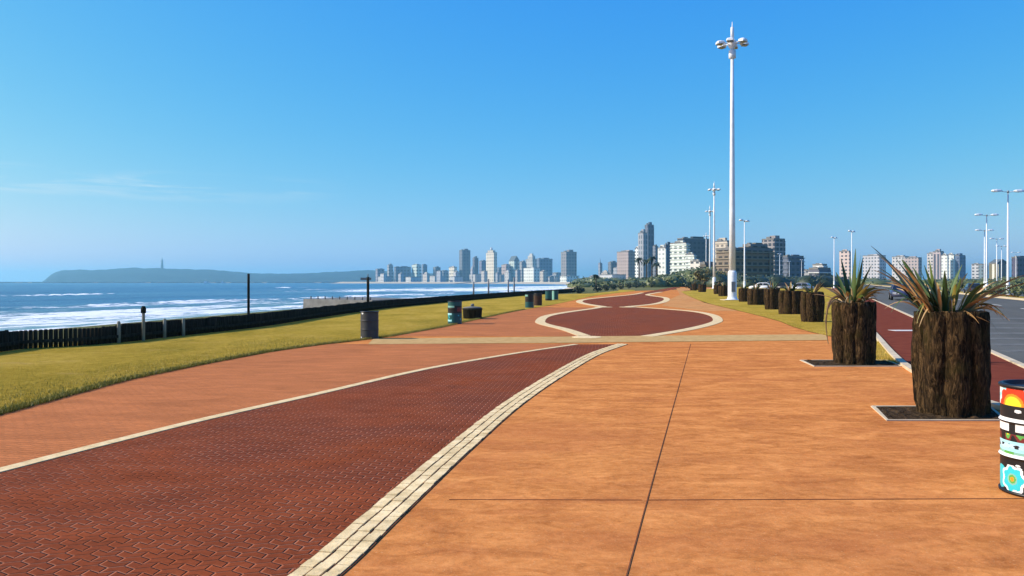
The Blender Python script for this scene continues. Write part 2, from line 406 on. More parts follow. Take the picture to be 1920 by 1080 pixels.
def sea_val(x, y):
    s = -(x-.38*y)+10*nz(x*.012, y*.006, 3)
    amp = 1/(1+max(0, (y-500)/600))
    z = .16*math.sin(s*.22+2.2*nz(x*.01, y*.01))*amp
    foam_mist = -.45
    for k, (c, hgt, back) in enumerate(((108, .5, 14), (128, .75, 18), (162, 1.25, 28), (268, .8, 5), (300, .8, 5), (352, .7, 5), (430, .9, 7))):
        loc = nz(x*.013+k*9, y*.006, k*3.7)
        loc2 = nz(x*.03+k*5, y*.014, k*1.7)
        g = max(0., min(1., (.85 if k < 3 else .1)+(.55 if k < 3 else 1.6)*loc))*(.8+.4*loc2)
        if k >= 3: g = max(0, g-.25)*1.6
        u = s-c-4*loc2
        z += hgt*g*math.exp(-(u/2.3)**2)
        if u < 3: foam_mist = max(foam_mist, -.45+g*1.6*math.exp(min(0, u)/back)*min(1, (3-u)/2.5))
    # lacy wash towards the sand
    if s < 172: foam_mist = max(foam_mist, -.02+.55*min(1, (176-s)/50)+.45*nz(x*.05, y*.02, 8))
    if y > 260: foam_mist = max(foam_mist, -.45+min(1.12, (y-260)/200)*max(0, min(1, (440-s)/170))+.3*nz(x*.02, y*.01, 5))  # extra foam farther out paints pale spray mist into the water colour
    sh = max(0., min(1., (185-s)/90))
    if y > 250: sh = max(sh, max(0, min(.6, (y-250)/400))*max(0, min(1, (380-s)/200)))  # shallow tint carried farther out, paling the water as if under mist
    return z, foam_mist, sh
bm = bmesh.new(); rows = []
rr = 40.0; radii = []
while rr < 12000: radii.append(rr); rr *= 1.0145 if rr < 700 else 1.03
NA = 260
fl = []
for r_ in radii:
    row = []
    for i in range(NA+1):
        a = R(-88+ i*(103/NA)); x = r_*math.sin(a); y = r_*math.cos(a)
        z, f, sh = sea_val(x, y); v = bm.verts.new((x, y, -4+z)); row.append(v); fl.append((f, sh))
    rows.append(row)
for a, b in zip(rows, rows[1:]):
    for i in range(NA): bm.faces.new((a[i], a[i+1], b[i+1], b[i]))
sea = struct('sea', bm, M['sea'], smooth_sh=True)
for nm, k in (('foam_mist', 0), ('shallow_mist', 1)):
    at = sea.data.attributes.new(nm, 'FLOAT', 'POINT'); at.data.foreach_set('value', [q[k] for q in fl])
if sea.data.polygons[0].normal.z < 0: sea.data.flip_normals()

# lawn
ds = [-12, -6, 0, 4, 8, 10, 12, 14, 16, 18, 20, 22, 24, 26, 28, 31, 35, 40, 45, 50, 56, 62, 70, 80, 90, 100, 110, 125, 140, 155]
bm = bmesh.new(); prev = None
for d in ds:
    xr = interp(lx, d); xl = min(interp(fx, d)-1.2, xr-.3) if d < 105 else xr-3.0
    row = []
    for i in range(9):
        t = i/8; x = xr+(xl-xr)*t
        row.append(bm.verts.new((x, d, .012+.05*t*(1-t)*2*(1+nz(x*.4, d*.25)) if 0 < i < 8 else .012)))
    if prev:
        for i in range(8): bm.faces.new((row[i+1], row[i], prev[i], prev[i+1]))
    prev = row
bmesh.ops.recalc_face_normals(bm, faces=bm.faces[:])
lw = struct('lawn', bm, M['lawn'], smooth_sh=True)
if lw.data.polygons[0].normal.z < 0: lw.data.flip_normals()
def blades(name, spots, m, label):
    bm = bmesh.new()
    for x, y, h in spots:
        a = rnd.uniform(0, 6.28); l = rnd.uniform(-.5, .5)*h; l2 = rnd.uniform(-.5, .5)*h; wd = h*.05+.0018
        p = Vector((x, y, .012)); s_ = Vector((math.cos(a)*wd, math.sin(a)*wd, 0))
        bm.faces.new((bm.verts.new(p-s_), bm.verts.new(p+s_), bm.verts.new(p+Vector((l, l2, h)))))
    return tag(obj(name, bm, m), label, 'grass', kind='stuff')
sp = []; sg = []
for i in range(120000):
    d = 7+ (rnd.random()**1.5)*30
    xr = interp(lx, d); xl = interp(fx, d)
    if rnd.random() > min(1, 13/d): continue
    t = rnd.random(); x = xr+(xl-xr)*t
    if x < -.66*d-.5: continue
    h = rnd.uniform(.02, .05)
    (sg if (xr-x < .55+.5*nz(d*.5, 2) or nz(x*.35, d*.2, 4) > .28) else sp).append((x, d, h))
for i in range(30000):                      # a shaggy fringe where the mower misses the edge
    d = 8+rnd.random()**1.6*40; xr = interp(lx, d)
    sg.append((xr-abs(rnd.gauss(0, .10))+.05, d, rnd.uniform(.03, .075)))
blades('grass', sp, M['grass'], 'dry golden grass of the lawn beside the fence')
blades('grass', sg, M['greengrass'], 'greener shaggy grass along the paved edge of the lawn')

# promenade base: orange concrete from the red path to the right-hand kerb
left = lawn_edge; pl = []
dd = [-12, -6, 0, 3, 6, 9, 10.8, 12, 14, 16.2, 18, 20, 22, 24.6, 27, 30, 34, 40, 48, 56, 64, 74, 86, 100, 118, 140, 165, 200, 230]
gi = [(p.y, p.x) for p in sorted(grass_in, key=lambda p: p.y)]
def right_x(d): return interp(kx, d)-.06 if d < 24.2 else interp(gi, d)
def left_x(d): return interp(lx, d) if d < 148 else interp([(148, 32.), (230, 48.)], d)
struct('promenade', between([(left_x(d), d) for d in dd], [(right_x(d), d) for d in dd], 0), M['orange'])

tan = m_concrete_orange(); tan.name = 'tan_concrete'
for n_ in tan.node_tree.nodes:
    if n_.type == 'VALTORGB':
        for e in n_.color_ramp.elements:
            c_ = e.color
            if c_[0] > c_[2]*2: e.color = (c_[0]*.92, c_[1]*1.28, c_[2]*1.7, 1)
dq = [46, 50, 56, 64, 74, 86, 100, 118, 140, 165, 200]
struct('tan_paving', between([(interp([(46, 11.), (56, 10.5), (74, 14.5), (100, 21), (140, 29), (200, 41)], d), d) for d in dq], [(right_x(d)-.05, d) for d in dq], .0025), tan)
# red path centre outline
L_line = smooth([Vector((-6.0, 2.0, 0)), Vector((-5.4, 4.4, 0)), Vector((-4.95, 6.2, 0))]+[U(*p) for p in ((0, 883), (200, 832), (400, 783), (600, 738), (800, 692), (960, 664), (1080, 646))], 6)
Lo = smooth([Vector((-2.0, 1.9, 0)), Vector((-1.5, 3.4, 0))]+[U(*p) for p in ((590, 1080), (720, 965), (855, 845), (965, 755), (1050, 700), (1115, 664), (1167, 645.5))], 6)
def resample(pts, n):
    P = [Vector(p) for p in pts]; ln = [0]
    for a, b in zip(P, P[1:]): ln.append(ln[-1]+(b-a).length)
    out = []
    for i in range(n+1):
        t = ln[-1]*i/n; k = 0
        while k < len(ln)-2 and ln[k+1] < t: k += 1
        out.append(P[k].lerp(P[k+1], (t-ln[k])/max(1e-6, ln[k+1]-ln[k])))
    return out
n = 60
La = resample(L_line, n); Lb = resample(Lo, n)
struct('red_path', between([p-Vector((.02, 0, 0)) for p in La], Lb, .004), M['red'])
# salmon paving between the lawn and the left edging
la2 = resample([Vector((-9.0, 3.0, 0))]+L_line, 50)
def inside_left():
    ptsR = [p for p in L_line if p.y > 5.9]+[Vector(U(1080, 645))]
    ptsL = [(interp(lx, p.y)+.02, p.y) for p in ptsR]
    return between(ptsL, [(p.x-.02, p.y) for p in ptsR], .0045)
struct('side_paving', inside_left(), M['leftpave'])
# beyond the cross band the salmon paving carries on at the left of the ovals
ovl = [(1095, 630), (1060, 618), (1020, 608), (1013, 602), (1025, 593), (1060, 586), (1110, 579), (1131, 575)]
oL = smooth([U(*p) for p in ovl], 6)
dsq = [24.9, 26, 28, 30, 32, 35, 38, 42, 46, 52]
oLx = sorted([(p.y, p.x) for p in oL])
struct('side_paving', between([(interp(lx, d)+.02, d) for d in dsq], [(interp(oLx, d)-.1, d) for d in dsq], .0045), M['leftpave'])

# first red oval, second red oval, far red path
ovr = [(1212, 631), (1290, 618), (1335, 607), (1346, 600), (1335, 591), (1300, 584), (1240, 579), (1178, 575)]
oR = smooth([U(*p) for p in ovr], 6)
def sheet(a, b, z, n=48):
    return between(resample(a, n), resample(b, n), z)
struct('red_oval', sheet(oL, oR, .004), M['red'])
o2L = smooth([U(*p) for p in ((1131, 575), (1098, 570), (1086, 565.5), (1098, 561.5), (1140, 557), (1185, 552.5), (1205, 549)) ], 6)
o2R = smooth([U(*p) for p in ((1178, 575), (1228, 570), (1249, 563.5), (1246, 558), (1222, 554.5), (1215, 552), (1240, 547.5))], 6)
struct('red_oval', sheet(o2L, o2R, .004), M['red'])
struct('far_red_path', sheet([U(1205, 549), U(1222, 545.5), U(1245, 541.5), U(1262, 538.5)], [U(1240, 547.5), U(1252, 545), U(1266, 541.5), U(1275, 538.5)], .004, 10), M['red'])
# edgings of pale setts: every sett row is a raised strip
struct('path_edging', ribbon(L_line, .15, .002, .010), M['setts'])
def setts(line, w_, lmin, name):
    bm = bmesh.new(); P = resample(line, int(sum((b-a).length for a, b in zip(line, line[1:]))/.02))
    i = 0
    while i < len(P)-3:
        k = min(len(P)-1, i+int(lmin/.02)+rnd.randint(-1, 1))
        a = P[i]; b = P[k]; t = (b-a).normalized(); nn_ = Vector((t.y, -t.x, 0))
        g = t*.0016
        h = .013+rnd.uniform(-.003, .004); j = rnd.uniform(-.003, .003)
        q = [a+g-nn_*(w_/2+j), b-g-nn_*(w_/2+j), b-g+nn_*(w_/2-j), a+g+nn_*(w_/2-j)]
        top = [bm.verts.new((p.x, p.y, h)) for p in q]; bot = [bm.verts.new((p.x, p.y, .001)) for p in q]
        bm.faces.new(top)
        for e in range(4): bm.faces.new((top[e], bot[e], bot[(e+1) % 4], top[(e+1) % 4]))
        i = k
    bmesh.ops.recalc_face_normals(bm, faces=bm.faces[:])
    return struct(name, bm, M['setts'])
L3 = [Vector((p.x, p.y, 0)) for p in Lo]
struct('edging_bed', ribbon(L3, .31, .001, .0055), M['joint'])
for o_ in (-.1, 0, .1):
    setts([Vector((p.x, p.y, 0)) for p in offset_line(L3, o_)], .082, .12, 'path_edging')
for ln in (oL, oR, o2L, o2R):
    struct('oval_edging', ribbon(ln, .42 if ln in (oL, oR) else .55, .002, .011), M['setts'])
# cross band
struct('cross_band', poly([U(690, 646), U(700, 635.5), U(1110, 631), U(1548, 627), U(1552, 638), U(1165, 642), U(1080, 643)], .009), M['band'])
bm = bmesh.new()
for p in (U(1100, 632.5),): lathe(bm, [(.46, .010), (.44, .016)], 24, p)
for p in (U(1131, 576), U(1178, 576)): lathe(bm, [(.62, .010), (.6, .016)], 24, p)
struct('edging_end', bm, M['setts'])
# joints in the concrete
bm = bmesh.new(); ribbon([U(1160, 1140), U(1175, 1080), U(1235, 860), U(1295, 645)], .009, .0, .004, bm); struct('expansion_joint', bm, M['joint'])
bm = bmesh.new(); ribbon([U(842, 937), U(1203, 938)], .006, 0, .004, bm); struct('expansion_joint', bm, M['joint'])
bm = bmesh.new(); ribbon([U(1216, 938), U(1990, 935)], .010, 0, .004, bm); struct('expansion_joint', bm, M['joint'])

# right-hand side: kerb, grass strip, red cycle lane, road
ks = smooth(kerb_w, 6)
struct('kerb', ribbon(ks, .14, -.03, .09), M['kerb'])
dd2 = [-12, 0, 6, 9, 12, 16, 20, 25, 30, 36, 44, 54, 66, 80, 100, 130, 170, 230, 300, 400]
def lane_x(d): return .4*d+3.86
struct('cycle_lane', between([(interp(kx, d)+.05, d) for d in dd2], [(lane_x(d)-.06, d) for d in dd2], -.004), M['bike'])
struct('lane_edge', ribbon([(lane_x(d), d) for d in dd2], .14, -.03, .06), M['kerb'])
struct('road', between([(lane_x(d)+.05, d) for d in dd2], [(lane_x(d)+13.3, d) for d in dd2], -.02), M['asphalt'])
struct('median_kerb', ribbon([(lane_x(d)+13.4, d) for d in dd2], .3, -.05, .2), M['kerb'])
struct('median', between([(lane_x(d)+13.5, d) for d in dd2], [(lane_x(d)+17, d) for d in dd2], .03), M['lawn'])
struct('road', between([(lane_x(d)+17, d) for d in dd2], [(lane_x(d)+27, d) for d in dd2], -.02), M['asphalt'])
gs = sorted(grass_in, key=lambda p: p.y)
gd = [24.9, 27, 30, 34, 40, 48, 58, 70, 85, 100, 130, 170, 225]
bm = bmesh.new(); prev = None
for d in gd:
    a = interp(gi, d); b = interp(kx, d)-.08
    row = [bm.verts.new((a+(b-a)*t, d, .015 if t in (0, 1) else .05+.03*nz(a*3, d))) for t in (0, .3, .7, 1)]
    if prev:
        for i in range(3): bm.faces.new((prev[i], prev[i+1], row[i+1], row[i]))
    prev = row
struct('grass_strip', bm, M['lawn'], smooth_sh=True)
struct('grass_strip', poly([U(1570, 641), U(1655, 641), U(1692, 683), U(1640, 676), U(1600, 660)], .012), M['lawn'])
sp = []
for i in range(14000):
    d = 25+rnd.random()**1.5*50; a = interp(gi, d); b = interp(kx, d)-.1
    sp.append((a+(b-a)*rnd.random(), d, rnd.uniform(.03, .07)))
for i in range(1500):
    p = U(1570, 641).lerp(U(1655, 641), rnd.random()).lerp(U(1640, 676).lerp(U(1690, 683), rnd.random()), rnd.random())
    sp.append((p.x, p.y, rnd.uniform(.03, .06)))
blades('grass', sp, M['grass'], 'yellowing grass in the verge under the row of log planters')
bm = bmesh.new(); a = U(1672, 619.5); b = U(1722, 619.5)
ribbon([a, b], .6, -.004, .006, bm); struct('lane_marking', bm, M['paint'])
stripe = simple('grey_road_stripe', (.17, .17, .155), (.10, .10, .095), 3, .85, .1)  # low-contrast grey bands laid across the near road
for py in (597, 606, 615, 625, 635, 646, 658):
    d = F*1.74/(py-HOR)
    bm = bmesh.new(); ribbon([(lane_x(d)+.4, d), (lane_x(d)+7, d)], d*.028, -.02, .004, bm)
    struct('road_stripe', bm, stripe)
for k in range(26):
    d = 30+k*9.
    bm = bmesh.new(); ribbon([(lane_x(d)+8.2, d), (lane_x(d+3)+8.2, d+3)], .12, -.02, .004, bm); struct('road_stripe', bm, M['paint'])

# ---------------------------------------------------------------- planter pits
def pit(pts, label):
    t = thing('planting_pit', label, 'planting pit', (0, 0, 0), group='planting pits in the paving')
    P = [U(*p) for p in pts]
    bm = bmesh.new(); g_ = [[None]*41 for _ in range(15)]
    for j in range(15):
        for i in range(41):
            p = P[0].lerp(P[3], i/40).lerp(P[1].lerp(P[2], i/40), j/14)
            e = min(i, 40-i, j, 14-j)
            g_[j][i] = bm.verts.new((p.x, p.y, .004+(0 if e == 0 else max(0, .03*nz(p.x*7, p.y*7)+.03*abs(nz(p.x*19, p.y*19))))))
    for j in range(14):
        for i in range(40): bm.faces.new((g_[j][i], g_[j+1][i], g_[j+1][i+1], g_[j][i+1]))
    bmesh.ops.recalc_face_normals(bm, faces=bm.faces[:])
    if sum(f.normal.z for f in bm.faces) < 0: bmesh.ops.reverse_faces(bm, faces=bm.faces[:])
    obj('soil', bm, M['soil'], t)
    bm = bmesh.new(); ribbon(P+[P[0]], .06, .001, .014, bm); obj('rim', bm, M['kerb'], t)
pit(((1637, 763), (1664, 789), (1885, 789), (1856, 763)), 'square soil pit under the nearest log planter beside the painted drum')
pit(((1502, 676), (1527, 687.5), (1692, 687.5), (1662, 676)), 'square soil pit under the second log planter, near the grass corner')

# ---------------------------------------------------------------- log planters with battered strap-leaved plants
def log_mesh(h, r, seed):
    bm = bmesh.new(); seg = 14; nr = 16; rings = []
    for k in range(nr+1):
        z = h*k/nr; ring = []
        for i in range(seg):
            a = 2*math.pi*i/seg
            q = 1+.30*nz(math.cos(a)*1.2+seed, math.sin(a)*1.2, z*1.1)+.16*nz(math.cos(a)*3.5+seed*3, math.sin(a)*3.5, z*4)+.07*nz(a*9+seed, z*9)
            bow = .035*math.sin(math.pi*.75*z/h)
            ring.append(bm.verts.new((r*q*math.cos(a)+bow, r*q*math.sin(a)*1.12, z+(.05*nz(seed, i) if k == nr else 0))))
        rings.append(ring)
    for a, b in zip(rings, rings[1:]):
        for i in range(seg):
            j = (i+1) % seg; f = bm.faces.new((a[i], a[j], b[j], b[i])); f.smooth = True
    bm.faces.new(rings[-1])
    return bm
def strap(bm, p0, p1, wd, sag, twist=0.0, nseg=9, tipw=.08):
    p0 = Vector(p0); p1 = Vector(p1); d = p1-p0
    side = d.cross(Vector((0, 0, 1)))
    if side.length < 1e-4: side = Vector((1, 0, 0))
    side.normalize(); up = side.cross(d).normalized()
    side = (side*math.cos(twist)+up*math.sin(twist))
    L = []; C = []; Q = []; wd *= 1.3
    for k in range(nseg+1):
        t = k/nseg
        c = p0+d*t+Vector((0, 0, sag*4*t*(1-t)))
        w_ = wd*(.45+.9*t if t < .35 else .765*(1-(t-.35)/.65)**.8+tipw)*(1+.08*math.sin(k*2.3))
        dn = up*(-w_*.45)
        L.append(bm.verts.new(c-side*w_)); C.append(bm.verts.new(c+dn)); Q.append(bm.verts.new(c+side*w_))
    for k in range(nseg):
        for a, b in ((L, C), (C, Q)):
            f = bm.faces.new((a[k], b[k], b[k+1], a[k+1])); f.smooth = True
def bent(bm, pts, wd):
    P = smooth(pts, 5)
    for i, p in enumerate(P): pass
    pv = None
    for i, p in enumerate(P):
        t = i/(len(P)-1); d = P[min(i+1, len(P)-1)]-P[max(0, i-1)]
        s = d.cross(Vector((.2, 1, .1))).normalized(); w_ = wd*(1-.75*t)
        up = d.cross(s).normalized()
        row = [bm.verts.new(p-s*w_), bm.verts.new(p+up*w_*.4), bm.verts.new(p+s*w_)]
        if pv:
            for k in (0, 1): bm.faces.new((pv[k], pv[k+1], row[k+1], row[k])).smooth = True
        pv = row
NLOG = 8
def planter(loc, h, rad, label, rz, seed, full=True):
    t = thing('log_planter', label, 'planter', loc, 0, 'log planters along the verge')
    for i in range(NLOG):
        a = 2*math.pi*(i+.5)/NLOG+rz
        bm = log_mesh(h*(1+.05*nz(seed, i*1.7)), rad*.36, seed*7+i*2.3)
        bmesh.ops.rotate(bm, verts=bm.verts, cent=(0, 0, 0), matrix=Matrix.Rotation(a, 3, 'Z'))
        bmesh.ops.translate(bm, verts=bm.verts, vec=(rad*.66*math.cos(a), rad*.66*math.sin(a), 0))
        obj('log', bm, M['bark'], t)
    bm = bmesh.new(); lathe(bm, [(rad*.62, h*.2), (rad*.62, h*.88), (rad*.3, h*.93)], 14); obj('soil', bm, M['soil'], t)
    return t
S1 = 10.45
t1 = planter(((1782-960)/F*S1, S1, 0), 1.33, .42, 'nearest dark log planter with battered green and tan leaves, beside the painted drum', .15, 1.3)
def lp(px, py, base, S_): p = W(px, py, S_); return (p.x-base[0], 0, p.z)
def leaf_set(t, S_, base, g_list, d_list, y_list, rscale, extra, h):
    for nm, lst, m in (('green_foliage', g_list, 'green'), ('dry_foliage', d_list, 'dry'), ('yellow_foliage', y_list, 'yellowleaf')):
        if not lst: continue
        bm = bmesh.new()
        for (bx, by, tx, ty, dy, wd, sag, tw) in lst:
            p0 = Vector(lp(bx, by, base, S_)); p1 = Vector(lp(tx, ty, base, S_))
            p0.y = dy*.2; p1.y = dy
            strap(bm, p0, p1, wd*1.3, sag*1.15, tw)
        nf = dict(green_foliage=10, dry_foliage=22, yellow_foliage=8)[nm]     # short broken leaves filling the heart
        for i in range(nf):
            a = rnd.uniform(0, 6.28); l = rnd.uniform(.2, .55) if nm != 'dry_foliage' else rnd.uniform(.25, .78)
            e = rnd.uniform(.08, .45) if nm != 'dry_foliage' else rnd.uniform(-.12, .4)
            strap(bm, (.12*math.cos(a), .12*math.sin(a), h*.95), (l*math.cos(a), l*math.sin(a), h*.98+e), rnd.uniform(.018, .034), rnd.uniform(.03, .14), rnd.uniform(0, 1.4))
        for i in range(dict(green_foliage=2, dry_foliage=9, yellow_foliage=2)[nm]):   # drooping over the rim
            a = rnd.uniform(0, 6.28); l = rnd.uniform(.42, .62)
            strap(bm, (.15*math.cos(a), .15*math.sin(a), h*.96), (l*math.cos(a), l*math.sin(a), h-rnd.uniform(.0, .34)), rnd.uniform(.012, .026), rnd.uniform(.12, .26), rnd.uniform(0, .8))
        obj(nm, bm, M[m], t)
b1 = t1.location
leaf_set(t1, S1, b1, [
    (1755, 595, 1690, 484, .15, .034, .03, .5), (1752, 595, 1712, 486, .3, .036, .04, 1.2), (1760, 595, 1722, 498, -.15, .032, .03, .2), (1750, 598, 1668, 512, -.3, .03, .08, .7),
    (1765, 592, 1738, 512, .4, .028, .02, 1.0), (1772, 592, 1812, 496, .1, .034, .03, .3), (1775, 592, 1834, 504, .45, .022, .05, .6), (1740, 600, 1650, 468, .1, .026, .05, .4),
    (1800, 588, 1905, 548, .2, .028, .09, .3), (1795, 592, 1862, 524, .35, .024, .05, .9), (1810, 590, 1872, 600, -.2, .022, .16, .2), (1778, 590, 1778, 520, -.3, .026, 0, .8),
    (1735, 600, 1664, 585, -.1, .016, .2, .2), (1748, 598, 1678, 486, -.2, .036, .06, .3), (1752, 596, 1698, 502, -.35, .036, .04, .9), (1756, 594, 1735, 488, -.1, .034, .02, .4), (1746, 600, 1665, 500, .3, .034, .08, .2), (1768, 592, 1748, 508, -.3, .03, .02, .2), (1765, 595, 1748, 500, .5, .03, .02, .4), (1745, 598, 1682, 540, .45, .03, .09, .2), (1762, 592, 1700, 520, -.4, .03, .05, 1.3)], [
    (1752, 598, 1633, 461, .0, .024, .06, .9), (1748, 600, 1645, 493, -.25, .028, .10, .3), (1746, 600, 1654, 506, .25, .03, .10, .6), (1750, 602, 1661, 521, .1, .03, .11, .2),
    (1745, 605, 1684, 556, -.35, .026, .10, .5), (1768, 590, 1806, 512, -.1, .03, .03, 1.0), (1800, 590, 1928, 514, .0, .044, .07, .4), (1802, 592, 1932, 527, -.2, .034, .09, .2), (1800, 590, 1915, 534, .15, .03, .08, .6), (1806, 590, 1904, 524, .25, .03, .09, .3), (1804, 592, 1885, 556, -.25, .028, .10, .5), (1810, 588, 1880, 592, .1, .024, .13, .3), (1745, 600, 1672, 580, .2, .024, .14, .3), (1748, 602, 1690, 566, -.3, .028, .12, .6), (1742, 600, 1652, 530, -.2, .026, .13, .4), (1745, 598, 1640, 480, -.1, .034, .09, .5), (1748, 600, 1668, 498, -.35, .034, .07, .2), (1750, 602, 1672, 535, -.4, .03, .10, .4), (1750, 600, 1655, 472, .2, .03, .07, .8),
    (1808, 592, 1898, 545, .3, .024, .08, .3), (1806, 592, 1858, 578, -.3, .022, .07, .2), (1756, 584, 1790, 603, -.42, .017, .03, .2), (1812, 590, 1845, 545, .2, .02, .05, 1.0),
    (1762, 592, 1760, 522, .1, .03, .02, .2), (1758, 596, 1728, 532, -.4, .024, .04, .7)],
    [(1768, 592, 1772, 530, .2, .028, .02, .5), (1776, 590, 1798, 538, -.1, .026, .04, .4), (1758, 594, 1700, 548, -.2, .022, .1, .3)], 1, 0, 1.33)
S2 = 16.75
t2 = planter(((1601-960)/F*S2, S2, 0), 1.27, .40, 'second log planter with a limp dead leaf hanging down its side', .5, 4.1)
b2 = t2.location
leaf_set(t2, S2, b2, [
    (1600, 575, 1608, 466, .1, .045, .02, .3), (1602, 575, 1622, 478, .2, .04, .03, .8), (1598, 575, 1588, 484, .3, .04, .02, .2), (1600, 575, 1626, 498, -.2, .036, .05, .6),
    (1596, 575, 1596, 500, -.2, .04, .0, 1.0), (1604, 575, 1640, 510, .3, .036, .08, .3), (1594, 575, 1582, 510, .4, .036, .04, .7), (1602, 575, 1612, 505, .5, .04, .02, 1.2), (1600, 575, 1604, 485, -.35, .035, 0, .1)], [
    (1592, 572, 1541, 541, -.1, .03, .10, .3), (1590, 574, 1527, 552, .1, .024, .06, .2), (1596, 572, 1552, 538, .3, .03, .05, .7), (1590, 574, 1570, 548, -.4, .03, .08, .2), (1606, 572, 1650, 545, .0, .024, .09, .5)],
    [(1600, 574, 1658, 536, .1, .04, .10, .3), (1604, 574, 1650, 552, -.25, .04, .12, .2), (1600, 574, 1636, 528, .3, .04, .06, .8), (1598, 574, 1622, 530, -.3, .04, .04, .3), (1608, 574, 1664, 552, .35, .03, .12, .4),
     (1602, 574, 1628, 555, -.45, .04, .08, .3), (1596, 574, 1612, 536, -.42, .036, .04, .9), (1600, 574, 1642, 541, -.1, .04, .1, 1.2), (1596, 574, 1575, 545, -.3, .04, .08, .4), (1602, 574, 1656, 545, -.3, .04, .12, .6), (1600, 572, 1630, 540, .0, .045, .06, .2), (1598, 572, 1608, 530, -.3, .045, .03, .5)], 1, 0, 1.27)
bm = bmesh.new()
bent(bm, [lp(1590, 572, b2, S2), lp(1572, 556, b2, S2), lp(1556, 565, b2, S2), lp(1550, 590, b2, S2), lp(1549, 615, b2, S2), lp(1553, 645, b2, S2)], .03)
bent(bm, [lp(1588, 574, b2, S2), lp(1566, 562, b2, S2), lp(1552, 580, b2, S2), lp(1547, 605, b2, S2)], .024)
obj('hanging_leaf', bm, M['dry'], t2)
# plainer planter for the rest of the row
def generic(loc, h, rad, label, seed, nl):
    t = planter(loc, h, rad, label, seed, seed)
    for nm, m, k0 in (('green_foliage', 'green', 0), ('dry_foliage', 'dry', 1)):
        bm = bmesh.new()
        for i in range(nl):
            a = rnd.uniform(0, 6.28); l = rnd.uniform(.25, .55); e = rnd.uniform(.1, .5)
            strap(bm, (.05*math.cos(a), .05*math.sin(a), h*.9), (l*math.cos(a), l*math.sin(a), h+e), .04, .06, rnd.uniform(0, 1), 5)
        obj(nm, bm, M[m], t)
    return t
g3 = generic(U(1530, 606)+Vector((0, .4, 0)), 1.25, .42, 'slim dark log planter just behind the second planter, standing in the grass verge', 2.2, 9)
g4 = generic(U(1487, 591)+Vector((0, .4, 0)), 1.22, .56, 'broad log planter in the verge with a shrubby low top, before the silver car', 3.7, 12)
rest = [(1452, 582, 1.0, g3, 'stout log planter in the verge just right of the white parked car'), (1421, 573, .95, g4, 'log planter in the verge in front of the white parked car'),
        (1397, 567, .9, g3, 'log planter close behind the tall mast base, right side'), (1358, 556, .95, g4, 'log planter left of the tall mast base, farther down the verge'),
        (1346, 552, .95, g3, 'small far log planter beside the second mast'), (1318, 548, 1.0, g4, 'far log planter at the bend of the verge, left of the thin lamp posts'), (1303, 545, 1.0, g3, 'farthest log planter at the tip of the grass verge')]
for px, py, sc, src, lab in rest: dup(src, U(px, py)+Vector((0, .4, 0)), rnd.uniform(0, 6), lab, sc)

# ---------------------------------------------------------------- painted drums
def drum(loc, h, r, paint, mats, label, group=None, rz=0, lid=True, nth=150, nz_=110):
    t = thing('litter_drum', label, 'drum', loc, rz, group)
    bm = bmesh.new(); rings = []
    for k in range(nz_+1):
        z = .02+(h-.05)*k/nz_
        q = z/h; rr_ = r
        for rib in (.34, .66): rr_ += .012*math.exp(-((q-rib)/.012)**2)
        rings.append([bm.verts.new((rr_*math.sin(2*math.pi*i/nth), -rr_*math.cos(2*math.pi*i/nth), z)) for i in range(nth)])
    for k in range(nz_):
        for i in range(nth):
            j = (i+1) % nth
            f = bm.faces.new((rings[k][i], rings[k][j], rings[k+1][j], rings[k+1][i])); f.smooth = True
            a = 2*math.pi*(i+.5)/nth
            if a > math.pi: a -= 2*math.pi
            f.material_index = paint(a*r, .02+(h-.05)*(k+.5)/nz_)
    obj('barrel', bm, mats, t)
    bm = bmesh.new()
    lathe(bm, [(r*.98, .0), (r+.012, .004), (r+.014, .022), (r*.98, .03)], 40); obj('base_rim', bm, M['black'], t)
    bm = bmesh.new()
    lathe(bm, [(r+.004, h-.032), (r+.014, h-.028), (r+.014, h-.006), (r+.004, h), (r-.02, h), (r-.03, h-.15)], 40); obj('top_rim', bm, M['black'], t)
    return t
P = [M['black']]+[simple('drum_paint_'+n_, c, tuple(x*.8 for x in c), 6, .4, .05) for n_, c in (('white', (.82, .84, .84)), ('sky', (.35, .72, .78)), ('turquoise', (.03, .52, .60)), ('red', (.72, .045, .012)),
     ('yellow', (.86, .66, .03)), ('orange', (.80, .26, .02)), ('green', (.10, .36, .07)), ('maroon', (.16, .02, .02)), ('paleblue', (.45, .66, .82)), ('teal', (.008, .085, .085)), ('mint', (.22, .46, .38)))]
BK, WH, SK, TQ, RD, YL, OR, GR, MR, PB, TL, MN = range(12)
